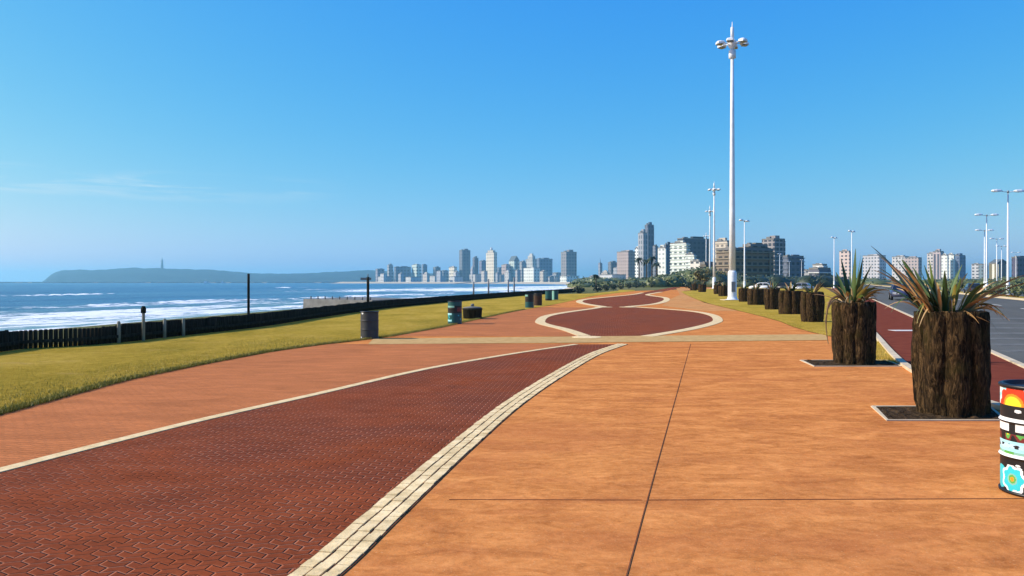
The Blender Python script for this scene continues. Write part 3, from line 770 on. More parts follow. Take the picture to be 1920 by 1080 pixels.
def paint_near(u, z):
    uc = -.215                              # the picture on the drum's sunward side
    du = u-uc; 
    if z > .70:
        dz = z-.715; q = math.hypot(du*.95, dz); a = math.atan2(dz, du)
        if dz < 0: return BK
        if q < .075: return YL
        if q < .095: return OR
        if q < .135+.028*abs(math.sin(a*4.5)): return RD
        if nz(u*14, z*14) > .08: return WH
        return SK
    if z > .615: 
        return WH if (math.hypot((du-.05)/2, z-.675) < .014) else BK
    if z > .585: return WH
    if z > .57: return BK
    if z > .50:
        if abs((du % .40)-.20) < .17 and z > .508: return WH
        return BK
    if z > .485: return BK
    if z > .43:
        k = nz(u*16, 3.3, z*6)
        if du < -.1: return MR if k > -.1 else BK
        return (YL if k > .28 else GR if k > .02 else MR if k > -.25 else BK)
    if z > .405: return SK
    if z > .37: return PB if nz(u*20, z*30) > -.15 else BK
    if z > .345: return SK
    if z > .325: return GR if nz(u*10, 1) > 0 else MN
    if z > .30: return WH
    if z > .235: return WH if math.hypot((du-.05)/1.6, z-.238) < .012 else BK
    dz = z-.125; q = math.hypot(du, dz); a = math.atan2(dz, du)
    per = .094+.010*math.cos(a*7)
    if q < .018: return OR
    if q < .034: return GR
    if q < .046: return MN
    if q < per: return TQ
    if q < per+.022: return WH
    for c in (-.36, .30, .62):
        if math.hypot(u-c, dz) < .095: return TQ
    return BK
db = U(1944, 942)
tn = drum(((1952-960)/F*(db.y+.29), db.y+.29, 0), .885, .285, paint_near, P, 'brightly painted steel drum with red sun and turquoise flower at the right edge', 'painted drums', nth=260, nz_=190)
tn.rotation_euler = (0, 0, -math.atan2(db.x, db.y))
dk = simple('charcoal_drum_paint', (.035, .038, .042), (.02, .022, .025), 5, .55, .1)
c_ = U(690, 636)
d2 = drum((c_.x, c_.y+.26, 0), .82, .265, lambda u, z: 1 if math.hypot((u+.20)/1.4, z-.765) < .03 or math.hypot((u+.26)/1.3, z-.04) < .03 else 0, [dk, P[WH]], 'plain black steel drum on the lawn edge with a white paint spot', 'painted drums', nth=64, nz_=50)
def paint_b(u, z):
    if z > .74: return TL
    if z > .66: return MN if u < 0 else BK
    if z > .50: return MR if u > .12 else BK
    if z > .44: return BK
    if z > .36: return SK if u < -.12 else TL
    if z > .17: return TL if nz(u*9, z*9) > -.3 else TQ
    if z > .11: return SK if u < -.12 else TL
    return TL
c_ = U(852, 608)
drum((c_.x, c_.y+.28, 0), .92, .28, paint_b, P, 'drum painted teal and mint with a dark middle, beside the low tub', 'painted drums', nth=64, nz_=50)
def paint_c(u, z): return TL if .2 < z < .34 else MN if z > .74 and u < -.1 else BK if z > .4 else TL
c_ = U(993, 577.5)
drum((c_.x, c_.y+.28, 0), .88, .28, paint_c, P, 'dark drum with turquoise lower band, front one of the far pair', 'painted drums', nth=48, nz_=36)
c_ = U(1009, 573.5)
drum((c_.x, c_.y+.28, 0), .88, .28, lambda u, z: 1 if z > .7 else 0, [simple('brown_drum_paint', (.07, .04, .03), None, 5, .6, .1), M['black']], 'dull brown drum just right of the dark turquoise banded one', 'painted drums', nth=48, nz_=20)
c_ = U(1029, 564)
drum((c_.x, c_.y+.28, 0), .88, .3, lambda u, z: TL if z > .2 else BK, P, 'far green drum, left of the last two on the lawn edge', 'painted drums', nth=40, nz_=20)
c_ = U(1041, 562.5)
drum((c_.x, c_.y+.28, 0), .88, .3, lambda u, z: MN if u < -.1 else TL, P, 'farthest green drum with a pale stripe on the lawn edge', 'painted drums', nth=40, nz_=20)
# low round tub
c_ = U(885, 598.5)
t = thing('low_tub', 'low wide dark concrete tub with knobbed lid on the lawn', 'tub', (c_.x, c_.y+.4, 0))
bm = bmesh.new(); lathe(bm, [(.40, 0), (.42, .03), (.44, .40), (.46, .42), (.46, .47), (.42, .49)], 28); obj('tub_wall', bm, M['fence'], t)
bm = bmesh.new(); lathe(bm, [(.43, .49), (.40, .53), (.1, .57)], 28); obj('lid', bm, M['concrete'], t)
bm = bmesh.new(); lathe(bm, [(.05, .57), (.08, .60), (.08, .66), (.04, .69)], 12); obj('lid_knob', bm, M['concrete'], t)

# ---------------------------------------------------------------- fence by the beach
fr = thing('timber_fence', 'long low black palisade fence between the lawn and the beach', 'fence')
FL = smooth(fence_w, 8)
tot = sum((b-a).length for a, b in zip(FL, FL[1:])); FP = resample(FL, int(tot/.115))
def logs(i0, i1):
    bm = bmesh.new()
    for i in range(i0, i1):
        p = FP[i]; h = .53+.03*nz(i*.13)+.02*nz(i*3.7); r_ = .052
        if p.y < 22.2 and p.y > 19.4: h -= .04
        lathe(bm, [(r_*1.02, -.1), (r_, h-.02), (r_*.6, h)], 7, (p.x+.006*nz(i*5.1), p.y, 0))
    return bm
step = 90; k = 0
while k < len(FP)-1:
    e = min(len(FP), k+step); obj('palisade_panel', logs(k, e), M['fence'], fr); k = e
bm = bmesh.new()
ribbon(offset_line(FL, .09), .05, .16, .08, bm); obj('lower_rail', bm, M['fence'], fr)
for px, py, h in ((228, 643.5, .62), (313, 634.5, .60), (348, 631, .57)):
    p = U(px, py); bm = bmesh.new(); lathe(bm, [(.05, -.05), (.045, h-.03), (.03, h)], 10, (p.x, p.y-.16, 0)); obj('pale_post', bm, M['palepost'], fr)
# free-standing posts by the fence
def post(px, py, top, r_, label, name='post', m='fence', extra=None, back=.3):
    p = U(px, py); d = p.y+back; h = W(px, top, d).z
    t = thing(name, label, 'post', ((px-960)/F*d, d, 0))
    bm = bmesh.new(); lathe(bm, [(r_, -.2), (r_*.9, h-.03), (r_*.6, h)], 12); obj('shaft', bm, M[m], t)
    if extra: extra(t, h)
    return t
post(466, 617, 513, .05, 'tall thin dark post standing behind the black fence by the surf')
def signhead(t, h):
    bm = bmesh.new(); box(bm, (-.12, 0, h-.12), (.62, .05, .14)); obj('sign_board', bm, M['greymetal'], t)
    bm = bmesh.new(); lathe(bm, [(.03, h), (.025, h+.16), (.01, h+.18)], 8); obj('finial', bm, M['greymetal'], t)
post(690, 583, 519, .085, 'post with a short crossboard near its top beyond the fence', 'sign_post', 'fence', signhead, .6)
def capk(t, h):
    bm = bmesh.new(); lathe(bm, [(.05, h-.2), (.07, h-.19), (.07, h-.06), (.04, h)], 12); obj('cap', bm, M['fence'], t)
post(269, 640, 574, .045, 'pale waist-high post with a dark cap at the fence', 'capped_post', 'palepost', capk, -.15)
for px, py, top, lab in ((888, 562, 528, 'faint thin pole by the beach, left of the others'), (916, 560, 523, 'faint thin pole by the beach, in the middle'), (953, 557, 524, 'thin short pole on the beach before the pink block'), (964, 556, 520, 'faint thin pole by the beach, rightmost')):
    post(px, py, top, .09, lab, 'beach_pole', 'greymetal', None, 4)
# concrete outlook deck beyond the fence
t = thing('concrete_groyne', 'grey concrete deck with low posts jutting onto the beach behind the fence', 'deck', (0, 0, 0))
bm = bmesh.new()
q = [(-21.6, 82), (-13.4, 76), (-11.0, 84), (-17.8, 92)]
lo = [bm.verts.new((x, y, -5)) for x, y in q]; hi = [bm.verts.new((x*.985-.1, y, -.10)) for x, y in q]
bm.faces.new(hi)
for i in range(4): bm.faces.new((lo[i], lo[(i+1) % 4], hi[(i+1) % 4], hi[i]))
bmesh.ops.recalc_face_normals(bm, faces=bm.faces[:]); obj('deck_wall', bm, M['concrete'], t)
for i in range(9):
    f = i/8; x = -20.6+f*7; y = 81.6-f*5.2
    bm = bmesh.new(); lathe(bm, [(.07, -.1), (.06, .16), (.03, .2)], 8, (x, y+.4, 0)); obj('bollard', bm, M['concrete'], t)

# ---------------------------------------------------------------- high masts
def floodlight(t, a, rr_, z, s=1.0):
    bm = bmesh.new(); c = Vector((rr_*math.cos(a), rr_*math.sin(a), z))
    o = Vector((math.cos(a), math.sin(a), 0)); sd_ = Vector((-o.y, o.x, 0))
    prof = [(-.42, .10, .06), (-.30, .30, .16), (.10, .42, .22), (.40, .40, .20), (.50, .30, .12)]
    rows = []
    for l, w_, h in prof:
        cc = c+o*l*s+Vector((0, 0, -.10*l))
        rows.append([bm.verts.new(cc+sd_*w_*s*k[0]+Vector((0, 0, h*s*k[1]))) for k in ((-1, -.7), (1, -.7), (1, .3), (.6, 1), (-.6, 1), (-1, .3))])
    for r1, r2 in zip(rows, rows[1:]):
        for i in range(6): bm.faces.new((r1[i], r1[(i+1) % 6], r2[(i+1) % 6], r2[i]))
    bm.faces.new(rows[0]); bm.faces.new(rows[-1])
    bmesh.ops.recalc_face_normals(bm, faces=bm.faces[:])
    f = obj('floodlight', bm, M['white'], t)
    bm = bmesh.new(); box(bm, c+o*.12*s+Vector((0, 0, -.20*s)), (.62*s, .66*s, .05), a); obj('lens', bm, M['glass'], f)
    bm = bmesh.new(); tube(bm, (.15*o.x, .15*o.y, z-.05), c-o*.35*s, .05, .05, 8); obj('arm', bm, M['white'], f)
def mast(loc, h, label):
    t = thing('high_mast', label, 'light mast', loc, 0, 'high lighting masts')
    bm = bmesh.new(); lathe(bm, [(.28, 2.3), (.24, 8), (.185, h*.7), (.135, h)], 20); obj('pole', bm, M['white'], t)
    bm = bmesh.new(); lathe(bm, [(.62, .0), (.62, .08), (.44, .12), (.38, .35), (.38, 2.45), (.29, 2.62)], 20); obj('base_sleeve', bm, M['white'], t)
    bm = bmesh.new(); box(bm, (.0, -.385, 1.2), (.34, .05, .9)); obj('access_door', bm, M['greymetal'], t)
    bm = bmesh.new(); lathe(bm, [(.20, h-.75), (.31, h-.7), (.31, h-.05), (.2, h)], 16); obj('collar', bm, M['white'], t)
    bm = bmesh.new(); lathe(bm, [(.12, h), (.34, h+.35), (.44, h+.6), (.42, h+.78), (.2, h+.95)], 16); obj('head_hub', bm, M['white'], t)
    for i in range(6): floodlight(t, 2*math.pi*i/6+.12, 1.05, h+.62, .80)
    bm = bmesh.new(); lathe(bm, [(.16, h+.9), (.15, h+2.0), (.05, h+2.08), (.03, h+2.5)], 12); obj('spike', bm, M['white'], t)
    bm = bmesh.new(); box(bm, (0, 0, -.05), (1.7, 1.7, .24)); obj('footing', bm, M['kerb'], t)
    return t
mp_ = U(1373, 563.5)
m1 = mast((mp_.x, mp_.y, .02), 22.1, 'nearest white high mast with ringed floodlights, standing in the verge')
for px, d, lab in ((1339, 183, 'second high mast, smaller, just left of the nearest'), (1331, 240, 'third high mast, right behind the second one'), (1324, 372, 'fourth and farthest high mast, shortest in view')):
    dup(m1, ((px-960)/F*d, d, -.05), .3, lab)

# street lamps (double arm)
def lamp(loc, label, rz=0, h=12.0):
    t = thing('street_lamp', label, 'street lamp', loc, rz, 'double-armed street lamps along the road')
    bm = bmesh.new(); lathe(bm, [(.15, 0), (.14, 2), (.075, h)], 12); obj('pole', bm, M['white'], t)
    bm = bmesh.new(); lathe(bm, [(.24, 0), (.24, .05), (.2, .1), (.19, 1.6), (.15, 1.7)], 12); obj('base_sleeve', bm, M['white'], t)
    bm = bmesh.new(); lathe(bm, [(.10, h-.1), (.10, h+.16), (.03, h+.2)], 10); obj('cap', bm, M['greymetal'], t)
    for s in (-1, 1):
        bm = bmesh.new(); tube(bm, (0, 0, h), (s*.95, 0, h+.1), .045, .04, 8); a = obj('arm', bm, M['white'], t)
        bm = bmesh.new()
        rows = []
        for l, w_, hh in ((.70, .08, .07), (.95, .24, .18), (1.5, .3, .22), (1.88, .22, .15), (2.0, .09, .06)):
            rows.append([bm.verts.new((s*l, w_*k[0], h+.12+hh*k[1])) for k in ((-1, -.5), (1, -.5), (.95, .3), (.5, 1), (-.5, 1), (-.95, .3))])
        for r1, r2 in zip(rows, rows[1:]):
            for i in range(6): bm.faces.new((r1[i], r1[(i+1) % 6], r2[(i+1) % 6], r2[i]))
        bm.faces.new(rows[0]); bm.faces.new(rows[-1]); bmesh.ops.recalc_face_normals(bm, faces=bm.faces[:])
        hd = obj('lamp_head', bm, M['white'], t)
        bm = bmesh.new(); box(bm, (s*1.4, 0, h+.05), (.6, .3, .03)); obj('lens', bm, M['glass'], hd)
    return t
def lpos(px, ytop, h=12.2): d = (h-CAMH)*F/(HOR-ytop); return ((px-960)/F*d, d, 0)
l1 = lamp(lpos(1890, 357), 'nearest double-armed street lamp at the far right over the road median', .08)
for px, yt, lab, rz in ((1850, 402, 'second street lamp from the right foreground, on the road median', .1), (1846, 431, 'third median street lamp, half hidden by the second', .1),
        (1869, 447, 'distant median street lamp right of the second', .2), (1878, 461, 'far small street lamp between the second and the nearest', .2), (1905, 473, 'tiny farthest street lamp at the right edge', .2),
        (1396, 413, 'street lamp just right of the tall mast', .9), (1564, 445, 'street lamp left of the second planter’s leaves', .9), (1597, 433, 'street lamp rising behind the second planter’s leaves', .9),
        (1462, 476, 'small street lamp before the dark tower', .9), (1480, 490, 'small street lamp in front of the blue block', .9), (1503, 487, 'small street lamp at the right end of the blue block', .9)):
    dup(l1, lpos(px, yt), rz, lab)

# ---------------------------------------------------------------- cars
def car(loc, rz, paint, label, sc=1.0):
    t = thing('parked_car', label, 'car', loc, rz, 'cars along the road'); t.scale = (sc,)*3
    prof = [(-2.1, .32), (-2.15, .62), (-2.08, .86), (-1.55, .93), (1.15, .93) , (1.95, .80), (2.12, .60), (2.1, .32)]
    def ext(pr, w0, w1, zm):
        bm = bmesh.new(); a = []; b = []
        for x, z in pr:
            w_ = w0+(w1-w0)*min(1, max(0, (z-zm[0])/(zm[1]-zm[0])))
            a.append(bm.verts.new((x, -w_, z))); b.append(bm.verts.new((x, w_, z)))
        k = len(a); bm.faces.new(a); bm.faces.new(b[::-1])
        for i in range(k): bm.faces.new((a[i], b[i], b[(i+1) % k], a[(i+1) % k]))
        bmesh.ops.recalc_face_normals(bm, faces=bm.faces[:])
        bmesh.ops.bevel(bm, geom=bm.edges[:], offset=.05, segments=2, affect='EDGES')
        for f in bm.faces: f.smooth = True
        return bm
    obj('body', ext(prof, .84, .82, (.3, .95)), paint, t)
    cab = [(-1.72, .90), (-1.35, 1.38), (-1.0, 1.46), (.15, 1.46), (.45, 1.40), (1.15, .90)]
    cb = obj('cabin', ext(cab, .80, .62, (.9, 1.46)), paint, t)
    for s in (-1, 1):
        bm = bmesh.new()
        for pts in ([(-1.38, .97), (-1.12, 1.36), (-.42, 1.38), (-.42, .97)], [(-.34, .97), (-.34, 1.38), (.14, 1.38), (.40, 1.32), (.90, .97)]):
            vs = [bm.verts.new((x, s*(.80-.18*(z-.9)/.56+.012), z)) for x, z in pts]; bm.faces.new(vs)
        obj('side_window', bm, M['carglass'], t)
    for nm, (x0, z0, x1, z1) in (('windscreen', (1.13, .96, .50, 1.37)), ('rear_window', (-1.70, .96, -1.39, 1.35))):
        bm = bmesh.new(); e = .02 if x0 > 0 else -.02
        vs = [bm.verts.new((x0+e, -.72, z0)), bm.verts.new((x0+e, .72, z0)), bm.verts.new((x1+e, .58, z1)), bm.verts.new((x1+e, -.58, z1))]
        bm.faces.new(vs); obj(nm, bm, M['carglass'], t)
    for x in (-1.32, 1.32):
        for s in (-1, 1):
            bm = bmesh.new(); tube(bm, (x, s*.70, .31), (x, s*.88, .31), .31, .31, 18); wl = obj('wheel', bm, M['tyre'], t)
            bm = bmesh.new(); tube(bm, (x, s*.882, .31), (x, s*.892, .31), .19, .17, 14); obj('rim', bm, M['greymetal'], wl)
    for s in (-1, 1):
        bm = bmesh.new(); box(bm, (2.09, s*.62, .66), (.08, .30, .13)); obj('headlight', bm, M['lampwhite'], t)
        bm = bmesh.new(); box(bm, (-2.12, s*.66, .72), (.08, .22, .16)); obj('tail_light', bm, M['lampred'], t)
    return t
def cp(px, d): return ((px-960)/F*d, d, -.02)
car(cp(1427, 148), 2.75, M['wcar'], 'white car parked behind the log planters')
car(cp(1500, 132), 2.6, M['scar'], 'silver car parked between the white one and the slim planter')
car(cp(1468, 152), 2.7, M['kcar'], 'charcoal car parked between white and silver cars')
car(cp(1688, 74), -1.95, M['bcar'], 'dark navy car on the road seen between the two big planters')
car(cp(1824, 105), 1.19, M['kcar'], 'dark car far up the road behind the nearest planter’s leaves')

# ---------------------------------------------------------------- vegetation
def crown(bm, c, rx, ry, rz_, n_, ls, seed=0):
    c = Vector(c); k = 0
    while k < n_:
        v = Vector((rnd.uniform(-1, 1), rnd.uniform(-1, 1), rnd.uniform(-1, 1)))
        l = v.length
        lim = .78+.38*nz(v.x*1.7+seed, v.y*1.7, v.z*1.7)
        if l > lim or l < .25: continue
        k += 1
        p = c+Vector((v.x*rx, v.y*ry, v.z*rz_))
        a = Vector((rnd.gauss(0, 1), rnd.gauss(0, 1), rnd.gauss(0, 1))).normalized(); b = a.orthogonal().normalized()
        s = ls*rnd.uniform(.6, 1.4)
        bm.faces.new((bm.verts.new(p-a*s), bm.verts.new(p+b*s*.5), bm.verts.new(p+a*s), bm.verts.new(p-b*s*.5)))
def tree(px, base_d, w_, h, label, leaf, name='tree', seed=0, n_=900, ls=.3, trunk=True, group=None, x=None, cat=None):
    X = (px-960)/F*base_d if x is None else x
    t = thing(name, label, cat or ('tree' if name == 'tree' else 'shrub'), (X, base_d, -.05), 0, group)
    if trunk:
        bm = bmesh.new(); tube(bm, (0, 0, 0), (.05*h*.3, 0, h*.5), .035*h, .02*h, 9)
        for i in range(4):
            a = i*1.7+seed; tube(bm, (.01*h, 0, h*.36), (w_*.25*math.cos(a), w_*.25*math.sin(a), h*.7), .016*h, .007*h, 7)
        obj('trunk', bm, M['trunk'], t)
    bm = bmesh.new()
    if trunk:
        crown(bm, (0, 0, h*.64), w_*.5, w_*.5, h*.4, n_, ls, seed)
        for i in range(4):
            a = i*1.7+seed; crown(bm, (w_*.28*math.cos(a), w_*.28*math.sin(a), h*(.55+.1*(i % 3))), w_*.3, w_*.3, h*.22, n_//4, ls, seed+i)
    else:
        crown(bm, (0, 0, h*.5), w_*.5, w_*.5, h*.56, n_, ls, seed)
    obj('crown' if trunk else 'foliage', bm, M[leaf], t)
    if not trunk:
        bm = bmesh.new()
        for i in range(5):
            a = i*1.26; tube(bm, (.04*math.cos(a), .04*math.sin(a), -.05), (w_*.28*math.cos(a), w_*.28*math.sin(a), h*.6), .025*h, .01*h, 6)
        obj('stems', bm, M['trunk'], t)
    return t
def palm(px, d, ytop, label, seed):
    ks_ = .42 if seed == 1 else .9
    h = W(px, ytop, d).z-1.0*ks_
    t = thing('palm_tree', label, 'palm tree', ((px-960)/F*d, d, -.05), 0, 'palms by the far promenade')
    bm = bmesh.new(); pts = smooth([Vector((0, 0, 0)), Vector((.1, 0, h*.4)), Vector((.05, 0, h*.8)), Vector((-.05, .05, h))], 4)
    for i, (a, b) in enumerate(zip(pts, pts[1:])): tube(bm, a, b, (.30-.008*i)*ks_, (.30-.008*(i+1))*ks_, 9)
    obj('trunk', bm, M['trunk'], t)
    bm = bmesh.new()
    for i in range(34):
        a = rnd.uniform(0, 6.28); e = rnd.uniform(-.6, 1.1); l = rnd.uniform(1.8, 2.9)*ks_; prev = None
        o = Vector((math.cos(a), math.sin(a), 0)); sdv = Vector((-o.y, o.x, 0))
        for k in range(7):
            t_ = k/6; p = Vector((0, 0, h))+o*l*t_*math.cos(e*.7)+Vector((0, 0, l*(math.sin(e)*t_-.75*t_*t_)))
            w_ = .34*ks_*math.sin(math.pi*(.1+.85*t_)); dr = Vector((0, 0, -w_*.6))
            row = (bm.verts.new(p-sdv*w_+dr), bm.verts.new(p), bm.verts.new(p+sdv*w_+dr))
            if prev and k % 1 == 0:
                bm.faces.new((prev[0], prev[1], row[1], row[0])); bm.faces.new((prev[1], prev[2], row[2], row[1]))
            prev = row
    obj('crown', bm, M['darkleaf'], t)
    return t
palm(1117, 190, 512, 'lone small palm left of the far promenade end', 1)
palm(1198, 330, 481, 'palm in front of the tallest tower, left one of the clump', 2)
palm(1212, 345, 484, 'palm in front of the tallest tower, middle of the clump', 3)
palm(1222, 320, 478, 'palm in front of the tallest tower, tallest of the clump', 4)
palm(1231, 350, 490, 'palm in front of the tallest tower, rightmost of the clump', 5)
# scrub along the dune beyond the promenade
def mound(name, cells, leaf, label, ls, n_):
    bm = bmesh.new()
    for (x, y, r_, h) in cells:
        lathe(bm, [(r_*1.0, -.3), (r_*.92, h*.35), (r_*.66, h*.68), (r_*.3, h*.88)], 9, (x, y, 0), sm=True)
        crown(bm, (x, y, h*.45), r_*1.25, r_*1.25, h*.62, n_, ls, x)
    for v in bm.verts: pass
    return tag(obj(name, bm, M[leaf]), label, 'scrub', kind='stuff')
cells = []
for i in range(150):
    px = 1085+rnd.random()*262; d = rnd.uniform(238, 400)
    yt = interp([(1085, 531), (1150, 528), (1200, 523), (1240, 517), (1290, 506), (1345, 500), (1360, 505)], px)
    h = max(1.2, W(px, yt, d).z*rnd.uniform(.9, 1.12)*(1.05 if d > 300 else .95)); cells.append(((px-960)/F*d, d, rnd.uniform(3, 5.5), h))
mound('dune_scrub', cells, 'scrubleaf', 'mass of green dune scrub rising beyond the far promenade', .55, 160)
cells = []
for i in range(46):
    px = 1345+rnd.random()*235; d = rnd.uniform(215, 300)
    h = W(px, rnd.uniform(511, 523), d).z; cells.append(((px-960)/F*d, d, rnd.uniform(2.5, 4.5), max(1.4, h)))
mound('street_scrub', cells, 'darkleaf', 'dark mass of hedges below the brown hotel behind the parked cars', .45, 150)
cells = []
for i in range(60):
    d = rnd.uniform(62, 330); x = lane_x(d)+rnd.uniform(29, 36)
    cells.append((x, d, rnd.uniform(1.5, 3), rnd.uniform(1.4, 2.6)))
mound('roadside_hedge', cells, 'scrubleaf', 'green hedge mass on the far side of the road', .35, 150)
cells = []
for i in range(60):
    px = rnd.uniform(1085, 1300); d = rnd.uniform(500, 900); cells.append(((px-960)/F*d, d, rnd.uniform(7, 12), rnd.uniform(3, 5)))
for i in range(70):
    px = rnd.uniform(1500, 1960); d = rnd.uniform(380, 800); cells.append(((px-960)/F*d, d, rnd.uniform(6, 12), rnd.uniform(1.8, 4.2)))
mound('far_trees', cells, 'scrubleaf', 'far belt of green treetops in front of the city blocks', 1.0, 90)
for i, (px, d, w_, h, lab) in enumerate(((1316, 205, 4.2, 5.0, 'olive-yellow tree by the bend, left of the thin masts'), (1328, 225, 4.4, 5.4, 'olive tree behind the second mast, slightly taller'), (1346, 250, 5, 5.2, 'olive tree left of the brown hotel, behind the second mast'))):
    tree(px, d, w_, h, lab, 'oliveleaf', 'tree', i, 900, .28)
# dark clipped bushes lining the far left side of the promenade
bsp = [(1085, 549.5, 1.0), (1120, 546.5, .9), (1136, 544.5, .9), (1150, 543, .9), (1164, 541.8, 1.0), (1179, 540.6, 1.0), (1193, 539.6, 1.1), (1207, 538.8, 1.0), (1222, 538.2, 1.1), (1236, 537.6, 1.2)]
bl = ['roundest nearest dark bush of the far left row', 'second dark bush of the far row, under the lone palm', 'third dark bush of the far left row', 'fourth dark bush of the far left row', 'fifth dark bush, middle of the far left row', 'sixth dark bush of the far left row', 'seventh dark bush of the far left row', 'eighth dark bush of the far left row, under the palm clump', 'ninth dark bush of the far row, before the last', 'last dark bush at the end of the far left row']
for (px, py, s), lab in zip(bsp, bl):
    p = U(px, py); tree(px, p.y, 2.2*s*(p.y/150)**.3, 1.35*s*(p.y/150)**.5, lab, 'darkleaf', 'shrub', px, 220, .16, False, 'dark bushes along the far promenade')
for px, d, w_, h, lab in ((1296, 150, 2.4, 2.0, 'dark bush at the verge tip, left of the far planters'), (1308, 158, 2.6, 2.3, 'dark bush behind the farthest planters, beside the thin masts'), (1350, 120, 2.2, 2.0, 'dark bush behind the planter left of the tall mast'),
        (1905, 84, 3.4, 1.6, 'green bush on the median at the right edge under the lamp'), (1865, 96, 3, 1.3, 'green bush on the median behind the nearest planter')):
    tree(px, d, w_, h, lab, 'darkleaf' if px < 1400 else 'scrubleaf', 'shrub', px, 420, .16, False)

# ---------------------------------------------------------------- city
mcache = {}
def tm(wall, win, bw, rh, mort):
    k = (wall, win, bw, rh, mort)
    if k not in mcache: mcache[k] = m_tower('facade', wall, win, bw, rh, mort)
    return mcache[k]
roofm = simple('flat_roof', (.22, .21, .20), (.15, .145, .14), .3, .9, .2)
def building(x0, x1, yt, d, label, wall=(.4, .38, .35), win=(.08, .09, .11), t=.35, phi=30, bw=5, rh=4, mort=.28, top='flat', slabs=0, slabcol=None, name='tower_block', cat='building', base=-.1):
    bw = max(bw, d*.0042); rh = max(rh, d*.0040)
    win = tuple(q*.6 for q in win)
    Wd = (x1-x0)*d/F; H = W(0, yt, d).z-base; ph = R(phi)
    b = t*Wd/math.sin(ph); a = (1-t)*Wd/math.cos(ph)
    root = thing(name, label, cat, (((x0+x1)/2-960)/F*d, d, base), ph)
    wm_ = tm(wall, win, bw, rh, mort)
    Hm = H
    if top == 'crown': Hm = H*.84
    if top == 'gable': Hm = H*.8
    if top == 'lift': Hm = H*.93
    if top == 'step': Hm = H*.8
    bm = bmesh.new(); box(bm, (0, 0, Hm/2), (a, b, Hm)); 
    # recessed bay and corner piers break the flat front
    for k in (-1, 1): box(bm, (k*(a/2-.06*a), -b/2-.2, Hm*.49), (.10*a, .8, Hm*.98))
    obj('wall', bm, wm_, root)
    bm = bmesh.new(); box(bm, (0, 0, Hm+.5), (a*1.02, b*1.02, 1.0)); obj('roof', bm, roofm, root)
    plain = simple('render', wall, tuple(q*.8 for q in wall), .2, .8, .1)
    if top in ('flat', 'lift'):
        hh = max(2.5, H-Hm) if top == 'lift' else H*.05
        bm = bmesh.new(); box(bm, (a*.12, 0, Hm+1+hh/2-.2), (a*.4, b*.45, hh)); obj('plant_room', bm, plain, root)
        bm = bmesh.new(); box(bm, (-a*.3, b*.1, Hm+1+hh*.25), (a*.14, b*.3, hh*.5+.4)); obj('roof_tank', bm, roofm, root)
    if top == 'crown':
        bm = bmesh.new(); box(bm, (0, 0, Hm+1+H*.03), (a*.72, b*.72, H*.06)); obj('setback_storey', bm, wm_, root)
        bm = bmesh.new(); lathe(bm, [(a*.34, Hm+1+H*.06), (a*.38, Hm+H*.10), (a*.3, Hm+H*.14), (a*.08, Hm+H*.165)], 14); obj('crown_dome', bm, simple('pale_dome', (.6, .6, .58), None, .4, .5, .1), root)
    if top == 'gable':
        bm = bmesh.new(); z0 = Hm+1
        vs = [bm.verts.new(v) for v in ((-a/2, -b/2, z0), (a/2, -b/2, z0), (0, -b/2, Hm+H*.2), (-a/2, b/2, z0), (a/2, b/2, z0), (0, b/2, Hm+H*.2))]
        for q in ((0, 1, 2), (5, 4, 3), (0, 2, 5, 3), (2, 1, 4, 5), (1, 0, 3, 4)): bm.faces.new([vs[i] for i in q])
        obj('gable_roof', bm, simple('slate_gable', (.13, .16, .17), None, .4, .6, .1), root)
        bm = bmesh.new(); box(bm, (0, -b/2-.4, Hm*.5), (a*.26, 1.2, Hm)); obj('glass_spine', bm, M['glass'], root)
    if top == 'step':
        bm = bmesh.new(); box(bm, (a*.05, 0, Hm+1+(H-Hm)*.3), (a*.62, b*.7, (H-Hm)*.6)); obj('setback_storey', bm, wm_, root)
        bm = bmesh.new(); box(bm, (a*.05, 0, Hm+1+(H-Hm)*.78), (a*.3, b*.4, (H-Hm)*.4)); obj('plant_room', bm, plain, root)
    if top == 'spire':
        bm = bmesh.new(); lathe(bm, [(a*.2, H+1), (a*.12, H+H*.1), (.2, H+H*.3)], 8); obj('spire', bm, plain, root)
    if slabs:
        sm_ = simple('balcony_render', slabcol or wall, None, .3, .7, .1)
        for i in range(1, slabs+1):
            z = Hm*i/(slabs+.3)
            bm = bmesh.new(); box(bm, (0, -.35, z), (a+.9, b+1.4, .5)); obj('balcony', bm, sm_, root)
    return root
B_ = building
slate = (.16, .175, .20); cream = (.62, .57, .47); blue = (.15, .20, .28); pink = (.42, .34, .32); wht = (.70, .72, .68); grey = (.33, .33, .34); dk_ = (.06, .065, .075); mint_ = (.52, .60, .55); brown = (.12, .095, .07)
D = 2050
B_(704, 721, 505, D, 'purple-grey low block at the left end of the skyline', (.26, .25, .30), t=.3)
B_(726, 737, 495, D+80, 'slim grey tower near the left end of the skyline', grey, top='lift')
B_(739, 770, 501, D, 'wide dark blue slab left of the pale green block', blue, t=.15, bw=9, rh=6)
B_(771, 790, 497, D, 'pale green block beside the wide blue slab', mint_, t=.6)
B_(790, 801, 497, D+60, 'narrow blue block behind the pale green one', blue)
B_(812, 826, 500, D+60, 'small slate tower between pale green and cream blocks', slate, top='lift')
B_(826, 841, 508, D, 'low grey block left of the pale cream block', grey)
B_(841, 857, 501, D-100, 'pale cream block left of the dark slate tower', cream, t=.7)
B_(861, 882, 470, D-100, 'dark slate slab tower, tall with flat top, left city', slate, (.09, .11, .14), t=.28, bw=6, rh=7)
B_(886, 897, 481, D, 'thin dark tower right of the slate slab tower', (.13, .13, .16), top='lift')
B_(898, 913, 490, D+60, 'purple-blue block left of the tall cream tower', (.2, .2, .28))
